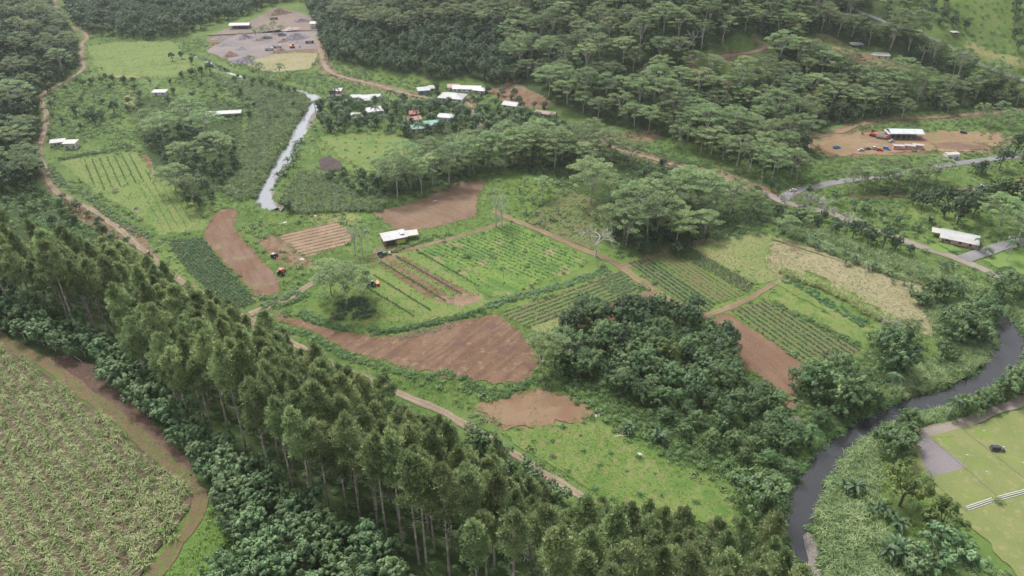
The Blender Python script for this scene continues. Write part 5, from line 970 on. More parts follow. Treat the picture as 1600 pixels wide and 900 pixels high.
for n_, c in (('roof_white', (.32,.32,.315)), ('roof_grey', (.36,.36,.37)), ('roof_silver', (.40,.42,.44)), ('roof_teal', (.06,.20,.17)), ('roof_rust', (.30,.15,.11)), ('roof_red', (.38,.12,.09)), ('roof_brown', (.20,.10,.085)), ('roof_pale', (.38,.35,.32))): roofmat(n_, c)
for n_, c in (('wall_white', (.62,.61,.58)), ('wall_pink', (.62,.36,.33)), ('wall_cream', (.56,.50,.40)), ('wall_grey', (.36,.35,.33)), ('wall_rose', (.60,.30,.28)), ('wall_blue', (.16,.26,.42)), ('wall_wood', (.20,.13,.09)), ('wall_yellow', (.50,.50,.12))): cmat(n_, c, .8, var=.12)
cmat('glass_dark', (.03,.035,.04), .15, var=.02); cmat('door_wood', (.16,.10,.07), .6); cmat('post_grey', (.33,.32,.30), .7); cmat('wood_dark', (.075,.06,.055), .85, var=.2); cmat('concrete', (.36,.34,.32), .85)
def roof_gable(w, d, h, rise, ov):
    y = d/2+ov; t = .14; k = rise/(d/2); e = h-ov*k
    return prism([(-y, e), (0, h+rise), (y, e), (y, e-t), (0, h+rise-t), (-y, e-t)], -w/2-ov, w/2+ov)
def roof_hip(w, d, h, rise, ov):
    a, b = w/2+ov, d/2+ov; r = max(.2, a-b); e = h-.12
    V = [(-a,-b,e),(a,-b,e),(a,b,e),(-a,b,e),(-r,0,h+rise),(r,0,h+rise),(-a,-b,e-.16),(a,-b,e-.16),(a,b,e-.16),(-a,b,e-.16)]
    return V, [(0,1,5,4),(1,2,5),(2,3,4,5),(3,0,4),(6,7,1,0),(7,8,2,1),(8,9,3,2),(9,6,0,3),(9,8,7,6)]
def roof_mono(w, d, h, rise, ov):
    a, b = w/2+ov, d/2+ov; return [(-a,-b,h),(a,-b,h),(a,b,h+rise),(-a,b,h+rise),(-a,-b,h+.14),(a,-b,h+.14),(a,b,h+rise+.14),(-a,b,h+rise+.14)], [(0,3,2,1),(4,5,6,7),(0,1,5,4),(1,2,6,5),(2,3,7,6),(3,0,4,7)]
def house(name, px, py, w, d, h, rot, kind, roof, wall, label, cat='house', rise=1.5, ov=.6, nwin=3, door=True, posts=False, porch=None, grp=None):
    p = at1(px, py); z = float(min(hz(p[0]+a, p[1]+b) for a in (-w/3, 0, w/3) for b in (-d/3, 0, d/3)))
    e = empty(name, (p[0], p[1], z), R(rot), label, cat, grp)
    R_ = dict(gable=roof_gable, hip=roof_hip, mono=roof_mono)[kind](w, d, h, rise, ov); pm('roof', *R_, roof, e)
    if posts:
        n = max(2, int(w/3.5)+1)
        for i in range(n):
            for y in (-d/2+.2, d/2-.2):
                x = -w/2+.2+(w-.4)*i/(n-1); zt = h-.02+(rise*(y+d/2)/d if kind == 'mono' else 0); box('post', x-.09, x+.09, y-.09, y+.09, -1, zt, 'post_grey', e)
        if posts == 2: box('back_wall', -w/2+.3, w/2-.3, d/2-.5, d/2-.35, -1, h-.1, wall, e)
        return e
    if kind == 'gable': prof = [(-d/2, -1.5), (d/2, -1.5), (d/2, h-.15), (0, h+rise-.15-.02), (-d/2, h-.15)]; pm('wall', *prism(prof, -w/2, w/2), wall, e)
    elif kind == 'mono': pm('wall', *prism([(-d/2, -1.5), (d/2, -1.5), (d/2, h+rise-.02), (-d/2, h-.02)], -w/2, w/2), wall, e)
    else: box('wall', -w/2, w/2, -d/2, d/2, -1.5, h-.2, wall, e)
    for s, yy in ((-1, -d/2), (1, d/2)):
        for i in range(nwin):
            x = -w/2+w*(i+.5)/nwin+(.0 if i != nwin//2 or s > 0 else .7); 
            for zz in ([1.0] if h < 5 else [1.0, 3.9]):
                g = box('window', x-.6, x+.6, yy-.04 if s < 0 else yy-.02, yy+.02 if s < 0 else yy+.04, zz, zz+1.1, 'glass_dark', e)
                box('sill', x-.7, x+.7, yy-.12 if s < 0 else yy+.05, yy-.05 if s < 0 else yy+.12, zz-.12, zz-.01, wall, g)
    for s, xx in ((-1, -w/2), (1, w/2)): box('window', xx-.04 if s < 0 else xx-.02, xx+.02 if s < 0 else xx+.04, -.7, .7, 1.0, 2.0, 'glass_dark', e)
    if door: box('door', -w/2+w/6-.2+1.0, -w/2+w/6+.7+1.0, -d/2-.05, -d/2+.02, 0, 2.05, 'door_wood', e)
    if porch:
        pw, pd = porch; pm('porch_roof', *[[(x, y-d/2-pd/2-.25, z_) for x, y, z_ in roof_mono(pw, pd, 2.35, .35, .1)[0]], roof_mono(pw, pd, 2.35, .35, .1)[1]], roof, e)
        for x in (-pw/2+.1, pw/2-.1): box('porch_post', x-.07, x+.07, -d/2-pd-.2, -d/2-pd-.06, -.5, 2.33, 'post_grey', e)
    return e
house('house', 528, 150, 8, 7, 5.4, -8, 'gable', 'roof_white', 'wall_rose', 'two-storey pink house with white roof beside the river', rise=1.0, nwin=2, porch=(9, 2.5))
house('house', 577, 157, 17, 9, 3.2, 12, 'gable', 'roof_white', 'wall_white', 'long white-roofed house right of the pink two-storey house', nwin=4, porch=(8, 2.5))
house('shed', 556, 156, 7, 5, 2.6, 5, 'mono', 'roof_white', 'wall_white', 'small white-roofed shed between the pink house and the long house', 'shed', rise=.5, nwin=1)
house('house', 560, 185, 9, 6, 2.8, -5, 'gable', 'roof_pale', 'wall_white', 'small house with pale dull roof among palms', nwin=2)
house('house', 585, 180, 11, 9, 4.2, 22, 'mono', 'roof_grey', 'wall_grey', 'unfinished grey concrete house with flat roof among palms', rise=.3, nwin=4)
house('house', 646, 191, 10, 6, 2.8, 28, 'gable', 'roof_rust', 'wall_cream', 'house with faded rusty tin roof behind the teal roofs', nwin=2)
house('shed', 647, 181, 6, 4.5, 2.6, 8, 'gable', 'roof_red', 'wall_wood', 'small shed with red roof behind the rusty-roofed house', 'shed', nwin=1)
house('house', 652, 204, 11, 8, 3.0, 14, 'hip', 'roof_teal', 'wall_cream', 'smaller teal-roofed house with cream walls', nwin=3)
house('house', 677, 198, 11.5, 9, 3.2, 18, 'hip', 'roof_teal', 'wall_white', 'larger teal-roofed house with white walls', nwin=3)
house('house', 697, 188, 11, 8, 3.6, -12, 'hip', 'roof_grey', 'wall_white', 'white-walled house with grey hip roof right of the teal roofs', nwin=3)
house('house', 662, 145, 9, 7, 2.8, 15, 'mono', 'roof_white', 'wall_blue', 'white-roofed house with blue side wall', rise=.7, nwin=2)
house('shed', 676, 141, 6, 5, 2.6, 0, 'gable', 'roof_pale', 'wall_wood', 'pale-roofed hut right of the blue-walled house', 'shed', nwin=1)
house('house', 707, 156, 19, 13, 3.2, -14, 'hip', 'roof_white', 'wall_white', 'large house with bright white hip roof', rise=2.6, nwin=5)
house('house', 730, 142, 22, 8, 2.9, -4, 'gable', 'roof_grey', 'wall_white', 'long grey-roofed row building behind the white hip roof', nwin=6)
house('shed', 709, 139, 9, 6, 2.7, 2, 'gable', 'roof_rust', 'wall_cream', 'rusty-roofed hut at the left end of the long grey building', 'shed', nwin=1)
house('house', 750, 145, 9, 7, 3.0, -16, 'hip', 'roof_silver', 'wall_grey', 'silver-roofed annex at the right end of the long grey building', nwin=2)
house('house', 799, 168, 11, 8, 3.0, -25, 'gable', 'roof_white', 'wall_cream', 'white-roofed house below the brown earth cutting', nwin=3)
house('shed', 853, 181, 15, 6, 2.6, -24, 'gable', 'roof_brown', 'wall_wood', 'low shed with dull brown roof beside the hillside wood', 'shed', rise=1.1, nwin=2)
house('shed', 376, 44, 20, 9, 4, 5, 'gable', 'roof_white', 'wall_grey', 'long white-roofed shed in the quarry', 'shed', posts=2)
house('shed', 496, 43, 12, 9, 5, -5, 'gable', 'roof_white', 'wall_white', 'white building at the top right of the quarry', 'shed', nwin=2)
house('shed', 350, 182, 24, 5, 2.7, 10, 'mono', 'roof_white', 'wall_grey', 'long narrow white-roofed shed on posts beside the left grove', 'shed', rise=.6, posts=1)
house('shed', 251, 148, 10, 6, 2.7, 2, 'mono', 'roof_white', 'wall_white', 'small white-roofed shed in the middle of the left meadows', 'shed', rise=.4, nwin=2)
house('shed', 92, 227, 8, 5, 2.8, 20, 'mono', 'roof_white', 'wall_white', 'small white shed beside the bend of the left dirt road', 'shed', rise=.5, nwin=1)
house('house', 113, 231, 7, 6, 4, 5, 'mono', 'roof_pale', 'wall_white', 'white block house right of the small roadside shed', rise=.3, nwin=2)
house('shed', 247, 20, 14, 7, 3, 12, 'gable', 'roof_grey', 'wall_grey', 'grey-roofed shed in the woods at the top', 'shed', nwin=2)
house('shed', 238, 43, 6, 5, 2.6, 5, 'mono', 'roof_white', 'wall_white', 'tiny white shed beyond the far meadow, upper one', 'shed', rise=.4, nwin=1)
house('shed', 241, 51, 8, 5, 2.6, -5, 'mono', 'roof_white', 'wall_white', 'tiny white shed at the edge of the far meadow, lower one', 'shed', rise=.4, nwin=1)
fs = house('shed', 616, 378, 11.5, 6.5, 3.3, 24, 'mono', 'roof_white', 'wall_wood', 'dark open-sided farm shed with white tin roof above the citrus rows', 'farm shed', rise=.9, ov=.5, nwin=0, door=False)
box('tarpaulin', .6, 4.8, -3.42, -3.3, .3, 2.3, 'wall_yellow', fs); box('roof_patch', 3.2, 5.2, -1.2, 3.0, 3.98, 4.3, 'roof_grey', fs); box('bay_shade_panel', -4.6, -.4, -3.31, -3.2, .1, 2.6, 'glass_dark', fs)  # dark panel on the wall paints the shade inside the open bay
house('shed', 643, 371, 5.5, 4, 2.4, 15, 'mono', 'roof_pale', 'wall_grey', 'small low lean-to shed right of the white-roofed farm shed', 'farm shed', rise=.4, posts=1)
h22 = house('house', 1497, 377, 15.5, 10, 3.0, -30, 'gable', 'roof_white', 'wall_pink', 'pink bungalow with broad white gable roof beside the tarmac driveway', rise=1.5, ov=1.0, nwin=3)
house('shed', 1466, 368, 6, 4, 2.4, -25, 'mono', 'roof_pale', 'wall_grey', 'small grey lean-to behind the pink bungalow', 'shed', rise=.3, posts=1)
house('shed', 1411, 215, 21, 9, 4.6, -3, 'gable', 'roof_silver', 'wall_grey', 'open shed with silver roof on posts in the yard', 'shed', rise=1.4, posts=2)
house('shed', 1394, 215, 9, 7, 3.6, -3, 'mono', 'roof_grey', 'wall_grey', 'grey lean-to at the left of the silver-roofed yard shed', 'shed', rise=.5, posts=1)
house('shed', 1485, 248, 8.5, 4, 3.6, 8, 'gable', 'roof_pale', 'wall_white', 'white cabin on its own beside the tarmac road', 'cabin', rise=.4, ov=.15, nwin=2)
house('shed', 1337, 74, 9, 6, 2.8, -4, 'mono', 'roof_white', 'wall_white', 'small white-roofed hut on the hillside terrace', 'shed', rise=.4, posts=2)
house('house', 1366, 84, 22, 8, 2.9, -12, 'mono', 'roof_white', 'wall_cream', 'long white flat-roofed house on the hillside terrace', rise=.5, nwin=4)
house('shed', 1490, 52, 5, 4, 2.4, 0, 'mono', 'roof_grey', 'wall_wood', 'tiny hut at the upper hill road', 'shed', rise=.3, nwin=1)
def container(px, py, rot, label):
    p = at1(px, py); e = empty('shipping_container', (p[0], p[1], p[2]), R(rot), label, 'container', None); c = []
    for i in range(20): x = -3+i*.3; c.append(bx(x+.03, x+.2, -1.26, 1.26, .15, 2.55))
    box('body', -3, 3, -1.22, 1.22, .1, 2.6, 'wall_rose', e); pm('corrugation', *join(c), 'wall_rose', e); pm('roof', *roof_gable(6.4, 2.9, 2.75, .35, .15), 'roof_white', e); box('door', 3.02, 3.08, -1.1, 1.1, .2, 2.5, 'door_wood', e)
container(1420, 233, -18, 'red container with white roof, left of the pair in the yard'); container(1433, 232, -18, 'red container with white roof, right of the pair in the yard'); container(1402, 233, -10, 'pale pink container beside the blue yard car')
# ------------------------------------------------------------------ vehicles
cmat('paint_white', (.40,.40,.40), .3, var=.02); cmat('paint_dark', (.035,.035,.045), .25, var=.02); cmat('paint_maroon', (.10,.02,.025), .3, var=.02); cmat('paint_blue', (.04,.16,.42), .35, var=.04); cmat('paint_silver', (.42,.44,.46), .3, .3, .02); cmat('paint_orange', (.62,.16,.03), .45); cmat('paint_red', (.42,.07,.05), .45, var=.1); cmat('paint_green', (.04,.16,.07), .4); cmat('paint_teal', (.03,.16,.19), .4); cmat('tyre', (.025,.025,.025), .9); cmat('rim', (.4,.4,.4), .4, .5); cmat('lamp', (.75,.72,.65), .2); cmat('tail_lamp', (.4,.03,.02), .3); cmat('steel', (.22,.2,.19), .5, .3)
def wheel(e, x, y, r, w=.24):
    t = pm('wheel', *cyl((x, y, r), r, w, 'y', 14), 'tyre', e); pm('rim', *cyl((x, y+(.02 if y > 0 else -.02), r), r*.58, w, 'y', 10), 'rim', t)
def car(name, px, py, rot, paint, label, style='suv', L=4.5, W=1.8, group=None):
    p = at1(px, py); e = empty(name, (p[0], p[1], p[2]+.28), R(rot), label, {'pickup': 'pickup truck'}.get(style, 'car'), group); h = L/2; b = W/2
    hood = {'suv': .98, 'sedan': .88, 'pickup': .98}[style]; top = {'suv': 1.68, 'sedan': 1.42, 'pickup': 1.65}[style]
    # body: side profile extruded across, upper edge narrower
    prof = [(-h, .38), (-h+.08, hood-.12), (-h+.3, hood), (h-.9, hood), (h-.1, hood-.16), (h, .6), (h-.06, .36)]
    V = [(x, s*(b if z < .8 else b-.07), z) for s in (-1, 1) for x, z in prof]; n = len(prof)
    pm('body', V, [tuple(range(n)), tuple(range(2*n-1, n-1, -1))]+[(i, (i+1) % n, n+(i+1) % n, n+i) for i in range(n)], paint, e)
    c0, c1 = {'suv': (-h+.12, h-1.25), 'sedan': (-h+.75, h-1.35), 'pickup': (-.55, h-1.2)}[style]; k0 = .25 if style == 'suv' else .5
    def cab(x0, x1, z0, z1, y0, y1, i0, i1): return [(x0,-y0,z0),(x1,-y0,z0),(x1,y0,z0),(x0,y0,z0),(x0+i0,-y1,z1),(x1-i1,-y1,z1),(x1-i1,y1,z1),(x0+i0,y1,z1)], bx(0,1,0,1,0,1)[1]
    pm('window', *cab(c0, c1, hood+.003, top-.06, b-.1, b-.26, k0, .62), 'glass_dark', e); pm('roof', *cab(c0+k0-.04, c1-.58, top-.058, top, b-.25, b-.3, .05, .05), paint, e)
    if style == 'pickup':
        for q in ((-h+.1, -.7, -b+.05, -b+.13), (-h+.1, -.7, b-.13, b-.05), (-h+.06, -h+.14, -b+.13, b-.13)): box('bed_wall', *q, hood+.003, hood+.34, paint, e)
    for s in (-1, 1):
        wheel(e, h-.85, s*(b-.1), .34); wheel(e, -h+.85, s*(b-.1), .34); box('headlight', h-.06, h+.02, s*(b-.32)-.17, s*(b-.32)+.17, .62, .78, 'lamp', e); box('tail_light', -h-.03, -h+.03, s*(b-.25)-.12, s*(b-.25)+.12, .62, .85, 'tail_lamp', e); box('mirror', c1-.75, c1-.6, s*(b+.03)-.08, s*(b+.03)+.08, hood+.08, hood+.22, paint, e)
    return e
car('parked_car', 1557, 704, -4, 'paint_dark', 'dark grey car parked alone on the lawn by the playing courts', 'suv')
car('car', 232, 397, 118, 'paint_maroon', 'dark maroon car driving on the left dirt road', 'suv', 4.6)
car('parked_car', 1239, 299, 15, 'paint_white', 'white car at the fork of the tarmac road', 'sedan'); car('pickup_truck', 1531, 293, 20, 'paint_silver', 'silver pickup by the bushes near the upper lawn', 'pickup', 5); car('parked_car', 1583, 375, -30, 'paint_white', 'white car on the driveway beside the spreading tree', 'sedan'); car('parked_car', 1592, 437, 10, 'paint_white', 'white car partly behind the dark round tree', 'sedan')
car('pickup_truck', 1307, 232, 12, 'paint_blue', 'bright blue pickup alone at the left of the yard', 'pickup', 5.2); car('parked_car', 1355, 234, 5, 'paint_dark', 'black car in the yard row', 'sedan'); car('parked_car', 1366, 233, 40, 'paint_white', 'white car next to the black yard car', 'suv'); car('parked_car', 1385, 234, -35, 'paint_blue', 'blue car beside the pink container', 'suv'); car('parked_car', 1505, 209, -20, 'paint_dark', 'dark car under the trees at the right of the yard', 'suv'); car('parked_car', 1437, 156, 0, 'paint_silver', 'grey van in the hillside clearing', 'suv') if False else None
def tractor(px, py, rot, paint, label, roof='roof_white', tool=None, sc=1.0):
    p = at1(px, py); e = empty('tractor', (p[0], p[1], p[2]+.06), R(rot), label, 'tractor'); e.scale = (sc,)*3
    pm('hood', *prism([(-.42, .75), (.42, .75), (.42, 1.35), (.3, 1.5), (-.3, 1.5), (-.42, 1.35)], .2, 2.1), paint, e); box('chassis', -1.3, 2.0, -.3, .3, .5, .75, 'steel', e)
    pm('cabin', *prism([(-.7, .9), (.7, .9), (.62, 2.4), (-.62, 2.4)], -1.2, .18), 'glass_dark', e); box('roof', -1.4, .35, -.8, .8, 2.4, 2.55, roof, e)
    for s in (-1, 1): wheel(e, -.85, s*.95, .82, .45); wheel(e, 1.55, s*.75, .48, .3); box('mudguard', -1.5, -.2, s*.95-.25, s*.95+.25, 1.66, 1.74, paint, e)
    pm('exhaust', *cyl((1.5, .25, 1.85), .05, .8, 'z', 8), 'steel', e)
    if tool == 'bucket': pm('loader', *join([bx(1.6, 3.1, -.75, -.6, .7, .85), bx(1.6, 3.1, .6, .75, .7, .85), bx(3.0, 3.7, -1.05, 1.05, .25, .95)]), 'steel', e)
    if tool: 
        if tool == 'spreader': pm('implement', *join([bx(-2.0, -1.35, -.1, .1, .5, .7), prism([(-1.3, .3), (1.3, .3), (1.5, 1.3), (-1.5, 1.3)], -3.3, -2.0)]), 'paint_orange', e)
tractor(597, 400, 25, 'paint_green', 'dark green tractor in front of the farm shed', 'paint_dark', 'bucket', 1.15); tractor(580, 447, 205, 'paint_teal', 'blue-green tractor with orange spreader at the citrus rows', 'roof_white', 'spreader', 1.1)
tractor(441, 428, 80, 'paint_red', 'old red tractor parked in the weeds by the brown strip', 'paint_red', None, 1.2); tractor(429, 402, 60, 'paint_dark', 'dark small tractor with white roof on the bare track corner', 'roof_white', None, .9)
def digger(px, py, rot, paint, label, sc=1.0):
    p = at1(px, py); e = empty('excavator', (p[0], p[1], p[2]+.1), R(rot), label, 'excavator'); e.scale = (sc,)*3
    for s in (-1, 1): pm('track', *prism([(s*1.1-.3, 0), (s*1.1+.3, 0), (s*1.1+.3, .75), (s*1.1-.3, .75)], -1.8, 1.8), 'tyre', e)
    box('house', -1.9, .9, -1.3, 1.3, .85, 1.9, paint, e); box('cabin', .0, 1.3, -1.28, -.3, 1.92, 2.9, 'glass_dark', e)
    def arm(a, b, w): return [(a[0], -w, a[1]-.2), (b[0], -w, b[1]-.15), (b[0], w, b[1]-.15), (a[0], w, a[1]-.2), (a[0], -w, a[1]+.2), (b[0], -w, b[1]+.15), (b[0], w, b[1]+.15), (a[0], w, a[1]+.2)], bx(0,1,0,1,0,1)[1]
    pm('boom', *arm((.9, 1.6), (3.9, 4.2), .2), paint, e); pm('stick', *arm((3.9, 4.2), (5.4, 1.8), .16), paint, e); pm('bucket', *prism([(-.6, .5), (.6, .5), (.6, 1.6), (-.6, 1.6)], 4.9, 5.7), 'steel', e)
digger(1364, 213, 150, 'paint_red', 'red excavator beside the silver-roofed yard shed', 1.3); digger(457, 75, 10, 'paint_orange', 'orange excavator beside the dark heap in the quarry', 1.3)
def lorry(px, py, rot, cabp, bedp, label):
    p = at1(px, py); e = empty('lorry', (p[0], p[1], p[2]+.1), R(rot), label, 'truck')
    pm('cab', *prism([(-1.15, .8), (1.15, .8), (1.15, 2.3), (.9, 2.8), (-.9, 2.8), (-1.15, 2.3)], 2.2, 4.0), cabp, e); box('windscreen', 4.0, 4.04, -1.0, 1.0, 1.8, 2.5, 'glass_dark', e); pm('tipper_bed', *join([bx(-4, 2.0, -1.2, 1.2, 1.1, 1.3), bx(-4, 2, -1.25, -1.12, 1.3, 2.3), bx(-4, 2, 1.12, 1.25, 1.3, 2.3), bx(1.9, 2.02, -1.12, 1.12, 1.3, 2.4), bx(-4.02, -3.9, -1.12, 1.12, 1.3, 2.2)]), bedp, e); box('chassis', -4, 4, -.45, .45, .7, 1.1, 'steel', e)
    for x in (-3.2, -2.0, 3.1):
        for s in (-1, 1): wheel(e, x, s*1.0, .52, .35)
lorry(1378, 217, -25, 'paint_red', 'paint_white', 'white-bedded red lorry between excavator and yard shed'); lorry(418, 60, 8, 'paint_white', 'paint_white', 'white lorry left of the grey heap in the quarry'); lorry(441, 56, 15, 'paint_white', 'steel', 'white lorry with grey bed below the quarry trees'); lorry(421, 79, 5, 'paint_white', 'paint_white', 'white lorry parked at the lower quarry edge'); lorry(484, 68, 5, 'paint_dark', 'steel', 'dark lorry at the right of the grey quarry heaps'); lorry(433, 75, 0, 'paint_white', 'paint_white', 'white lorry by the dark heap in the quarry'); lorry(428, 31, 25, 'paint_dark', 'steel', 'dark lorry on the upper quarry ramp')
# ------------------------------------------------------------------ heaps, logs, poles, courts
plain('heap_grey', (.15,.135,.15), .95, var=.25, sc=.6); plain('heap_brown', (.17,.115,.085), .95, var=.25, sc=.6); plain('heap_pale', (.30,.24,.22), .95, var=.2, sc=.6); plain('rock_pale', (.52,.47,.46), .9, var=.25, sc=1.2); plain('log_pale', (.45,.40,.34), .85, var=.2)
def heap(px, py, rx, ry, h, mat, label, name='gravel_heap', cat='gravel heap', rough=.22):
    p = at1(px, py); nr, na = 9, 30; V = [(0, 0, h)]; F = []; sd_ = rnd.randrange(99)
    for i in range(1, nr+1):
        for k in range(na):
            t = i/nr; a = 6.2832*k/na; m = 1+rough*(float(vnoise(math.cos(a)*3+9, math.sin(a)*3+9, 1.0, sd_))-.5)*2; x, y = math.cos(a)*t*rx*m, math.sin(a)*t*ry*m; z = h*(1-t)**1.05*(1+rough*(float(vnoise(x, y, max(rx, ry)*.22, sd_))-.5)*1.6)-.25*t
            V.append((x, y, z))
    F = [(0, 1+k, 1+(k+1) % na) for k in range(na)]+[(1+(i-1)*na+k, 1+i*na+k, 1+i*na+(k+1) % na, 1+(i-1)*na+(k+1) % na) for i in range(1, nr) for k in range(na)]
    o = pm(name, V, F, mat, None, (p[0], p[1], p[2]), rnd.uniform(0, 1), True); return tag(o, label, cat)
for a in ((382,60,10,8,5,'heap_grey','tall grey heap in the left half of the quarry'),(345,60,12,6,2.5,'heap_grey','low grey heap at the left edge of the quarry'),(350,72,9,5,2,'heap_grey','flat grey heap below the low one in the quarry'),(360,88,10,7,5,'heap_brown','brown heap at the lower left of the quarry'),(382,97,12,8,5,'heap_grey','dark heap beside the river in the quarry'),(378,77,9,6,2.5,'heap_grey','small grey heap in the centre of the quarry'),(462,60,17,9,6,'heap_grey','largest pale grey heap in the quarry'),(442,65,8,5,3,'heap_brown','small brown heap left of the largest grey heap'),(438,82,11,6,4,'heap_brown','dark brown heap at the lower quarry edge'),(470,34,13,5,3.5,'heap_grey','dark grey heap on the upper quarry level'),(436,22,22,9,7,'heap_brown','big red-brown earth bank at the top of the quarry'),(455,46,14,7,3,'heap_pale','pale heap in the middle of the upper quarry')): heap(*a)
for px, py, rx, ry, l in ((934,649,1.7,1.2,'pale stone patch at the edge of the bare earth by the grove'),(1000,710,2.2,1.6,'pale stone patch at the edge of the lower meadow'),(471,405,2,1.4,'pale rubble in the weeds by the red tractor'),(443,348,3,1.2,'row of pale stones above the furrowed bed'),(492,337,1.6,1,'small pale stone heap near the river end'),(680,314,2.5,1,'white rubble on the bare upper field')): heap(px, py, rx, ry, .45, 'rock_pale', l, 'stone_heap', 'stone heap', .5)
car('parked_car', 1345, 236, 15, 'paint_silver', 'silver car at the left end of the yard row', 'sedan'); car('parked_car', 1374, 236, -10, 'paint_red', 'red car in the middle of the yard row', 'suv'); car('pickup_truck', 1392, 222, 30, 'paint_white', 'white pickup below the silver-roofed shed', 'pickup', 5)
heap(213, 327, 2.2, 1.8, 1.5, 'heap_grey', 'dark mound in the striped field', 'earth_mound', 'earth mound'); heap(515, 258, 8, 7, .8, 'dark_soil', 'flat dark mound of soil on the meadow by the river', 'earth_mound', 'earth mound')
def log(px, py, L, rot, r, label, lift=.2):
    p = at1(px, py); g = G(); tube(g, [(-L/2, 0, 0), (-L*.1, .1, .03), (L/2, 0, 0)], [r, r*.9, r*.7], 8); tag(obj('log', mesh_np('log', g.arr(), 'log_pale', True), None, (p[0], p[1], p[2]+lift), R(rot)), label, 'log')
log(970,682,5,5,.16,'pale log lying across the brush pile on the lower meadow'); log(966,676,4,-20,.13,'slanting pale log behind the brush pile'); log(975,678,4,35,.13,'short pale log at the right of the brush pile'); log(122,562,5,-35,.14,'fallen pale branch on the leaf litter'); log(541,412,7,25,.2,'long pale pole lying below the thin pale trees'); log(870,582,5,60,.15,'leaning broken branch by the vine-covered tree'); log(576,415,2,0,.2,'short white log by the farm track')
def upole(px, py, h, label):
    p = at1(px, py); e = empty('utility_pole', (p[0], p[1], p[2]), R(rnd.uniform(-40, 40)), label, 'utility pole'); g = G(); tube(g, [(0, 0, -.5), (0, 0, h)], [.17, .11], 8); obj('pole', mesh_np('pole', g.arr(), 'bark_pale'), e); box('crossarm', -.9, .9, -.06, .06, h-.6, h-.45, 'post_grey', e)
    for x in (-.75, .75): pm('insulator', *cyl((x, 0, h-.35), .05, .2, 'z', 8), 'lamp', e)
for px, py, h, l in ((1024,248,9,'utility pole at the dirt road bend'),(550,124,9,'utility pole beside the road out of the quarry'),(586,137,8,'utility pole on the slope above the long house'),(749,180,9,'utility pole by the house with the white hip roof'),(1187,298,9,'utility pole at the red bank beside the main road'),(1327,305,8,'utility pole before the leaning trees'),(1163,24,8,'utility pole on the hilltop track'),(425,18,9,'tall pole at the top of the quarry'),(1578,250,8,'utility pole beside the tarmac road at the right')): upole(px, py, h, l)
def lamp(px, py, label):
    p = at1(px, py); e = empty('court_lamp', (p[0], p[1], p[2]), 0, label, 'lamp post', None); g = G(); tube(g, [(0, 0, 0), (0, 0, 5.2)], [.06, .045], 8); obj('pole', mesh_np('pole', g.arr(), 'paint_silver'), e); pm('base', *cyl((0, 0, .12), .28, .24, 'z', 10), 'concrete', e); box('lamp_head', -.35, .35, -.12, .12, 5.2, 5.32, 'paint_white', e)
for px, py, l in ((1503,729,'thin lamp post beside the gravel court'),(1533,755,'thin lamp post in the middle of the courts'),(1559,716,'thin lamp post next to the parked dark car'),(1590,741,'thin lamp post at the right of the courts'),(1529,691,'thin lamp post at the far edge of the courts')): lamp(px, py, l)
def board(a, b, label):
    w = at([a, b]); L_ = np.linalg.norm(w[1][:2]-w[0][:2]); an = math.atan2(w[1][1]-w[0][1], w[1][0]-w[0][0]); n = max(1, int(L_/4)); V = []
    tag(pm('court_border', *join([bx(i*L_/n+.02, (i+1)*L_/n-.02+.0, -.11, .11, -.1, .28+.03*rnd.random()) for i in range(n)]+[bx(0, L_, -.08, .08, -.1, .22)]), 'wood_dark', None, (w[0][0], w[0][1], w[0][2]), an), label, 'timber border')
board((1447,679),(1557,776),'dark timber border between the gravel court and the grass court'); board((1421,722),(1512,802),'dark timber border on the river side of the courts'); board((1506,674),(1620,764),'dark timber border on the far side of the grass court'); board((1456,684),(1472,684),'short timber piece at the head of the courts'); board((1590,766),(1620,765),'short timber border behind the white bench'); board((1477,684),(1490,683),'second short timber piece at the head of the courts')
def bleacher(a, b, label):
    w = at([a, b]); L_ = np.linalg.norm(w[1][:2]-w[0][:2]); an = math.atan2(w[1][1]-w[0][1], w[1][0]-w[0][0]); e = empty('bench', (w[0][0], w[0][1], w[0][2]), an, label, 'bench')
    for i in range(3): box('seat', 0, L_, i*.5, i*.5+.2, .38+i*.26, .44+i*.26, 'paint_white', e)
    n = max(2, int(L_/2.2))
    for i in range(n+1):
        x = .1+(L_-.2)*i/n
        pm('support', *join([bx(x-.04, x+.04, j*.5+.03, j*.5+.17, -.1, .378+j*.26) for j in range(3)]), 'concrete', e)
bleacher((1512,799),(1553,785),'white tiered bench left of the shrub beside the courts'); bleacher((1562,783),(1625,766),'white tiered bench right of the shrub beside the courts')
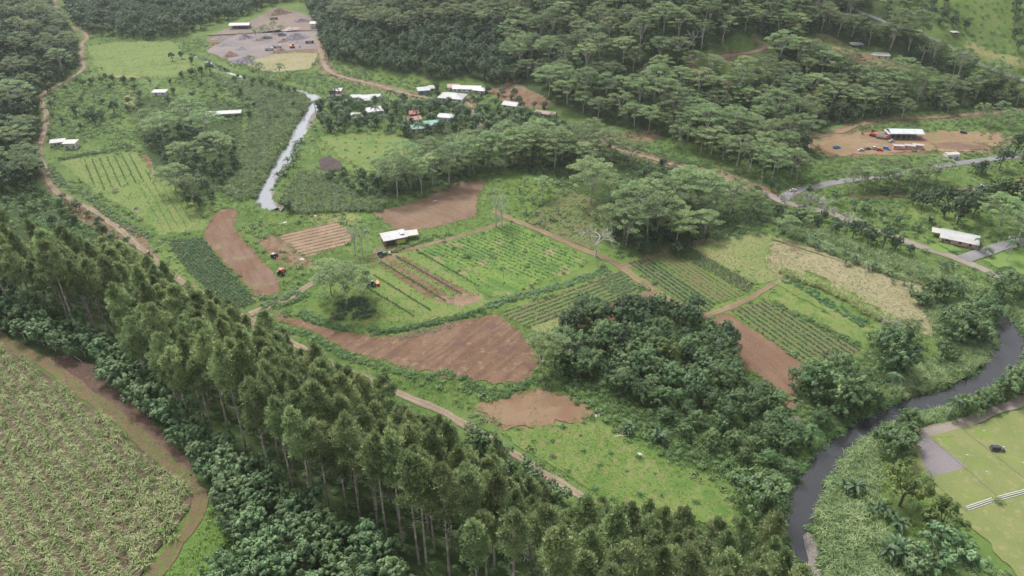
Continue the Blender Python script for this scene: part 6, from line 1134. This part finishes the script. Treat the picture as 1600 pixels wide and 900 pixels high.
for px, py, s, l in ((1560,787,.9,'green shrub growing between the two white benches'),(1222,480,.8,'dark bush at the corner of the right-hand fields'),(640,172,1,'bush by the village'),(180,300,1.1,'dark bush in the middle of the striped field'),(868,575,1.2,'vine bush at the foot of the layered tree'),(738,670,1.3,'glossy shrub between the pines and the bare earth'),(800,470,.9,'leafy bush at the end of the broad hedge'),(940,420,1.3,'large leafy bush at the red track junction'),(730,402,1.3,'pair-leaved bush in the lush field'),(770,402,1.0,'silvery bush in the lush field'),(708,390,.9,'dark bush at the top of the lush field'),(570,322,1.4,'dark bush at the left of the bare upper field'),(600,322,1.4,'dark bush below the white forked trunk'),(1485,655,1.4,'pale shrub on the path south of the river'),(62,800,1.0,'x')):
    if l == 'x': continue
    p = at1(px, py); o = obj('shrub', mesh_np('shrub', MNL[rnd.randrange(4)], 'leaf_broad'), None, (p[0], p[1], p[2]), rnd.uniform(0, 6)); o.scale = (s,)*3; tag(o, l, 'shrub')
for px, py, s, l in ((255,832,1.1,'dark shrub beside the curve of the cane track'),(350,850,1.2,'light green shrub on the grass by the cane track'),(330,800,1.0,'leafy shrub between the cane track and the pale trees')):
    p = at1(px, py); o = obj('shrub', mesh_np('shrub', MND[1], 'leaf_lime'), None, (p[0], p[1], p[2]), 0); o.scale = (s,)*3; tag(o, l, 'shrub')
cmat('post_orange', (.6,.12,.04), .5)
p = at1(1546, 288); e = empty('marker_post', tuple(p), 0, 'orange post at the corner of the upper lawn', 'post'); pm('pole', *cyl((0, 0, 1), .12, 2.2, 'z', 10), 'post_orange', e); box('panel', -.5, .5, -.14, .14, 1.2, 2.4, 'post_orange', e)
p = at1(1593, 285); e = empty('water_tank', tuple(p), 0, 'red rounded tank at the right edge of the upper lawn', 'tank'); pm('tank', *cyl((0, 0, 1.0), 1.0, 2.6, 'x', 16), 'post_orange', e); pm('stand', *join([bx(-.9, -.7, -.7, .7, -.2, .4), bx(.7, .9, -.7, .7, -.2, .4)]), 'steel', e)
# ------------------------------------------------------------------ the air
hz_m, hnt, hb_ = nmat('haze'); hnt.nodes.remove(hb_); pv = N(hnt, 'ShaderNodeVolumePrincipled'); pv.inputs['Color'].default_value = (.93, .96, 1, 1); pv.inputs['Density'].default_value = .000055; pv.inputs['Anisotropy'].default_value = .2
hnt.links.new(pv.outputs[0], hnt.nodes['Material Output'].inputs['Volume']); MATS['haze'] = hz_m
o = box('haze', -4900, 4900, -3100, 6100, -62, float(max(250, HM.max()+40)), 'haze', None); tag(o, 'pale air thickening over the far hills', 'haze', None, 'stuff')
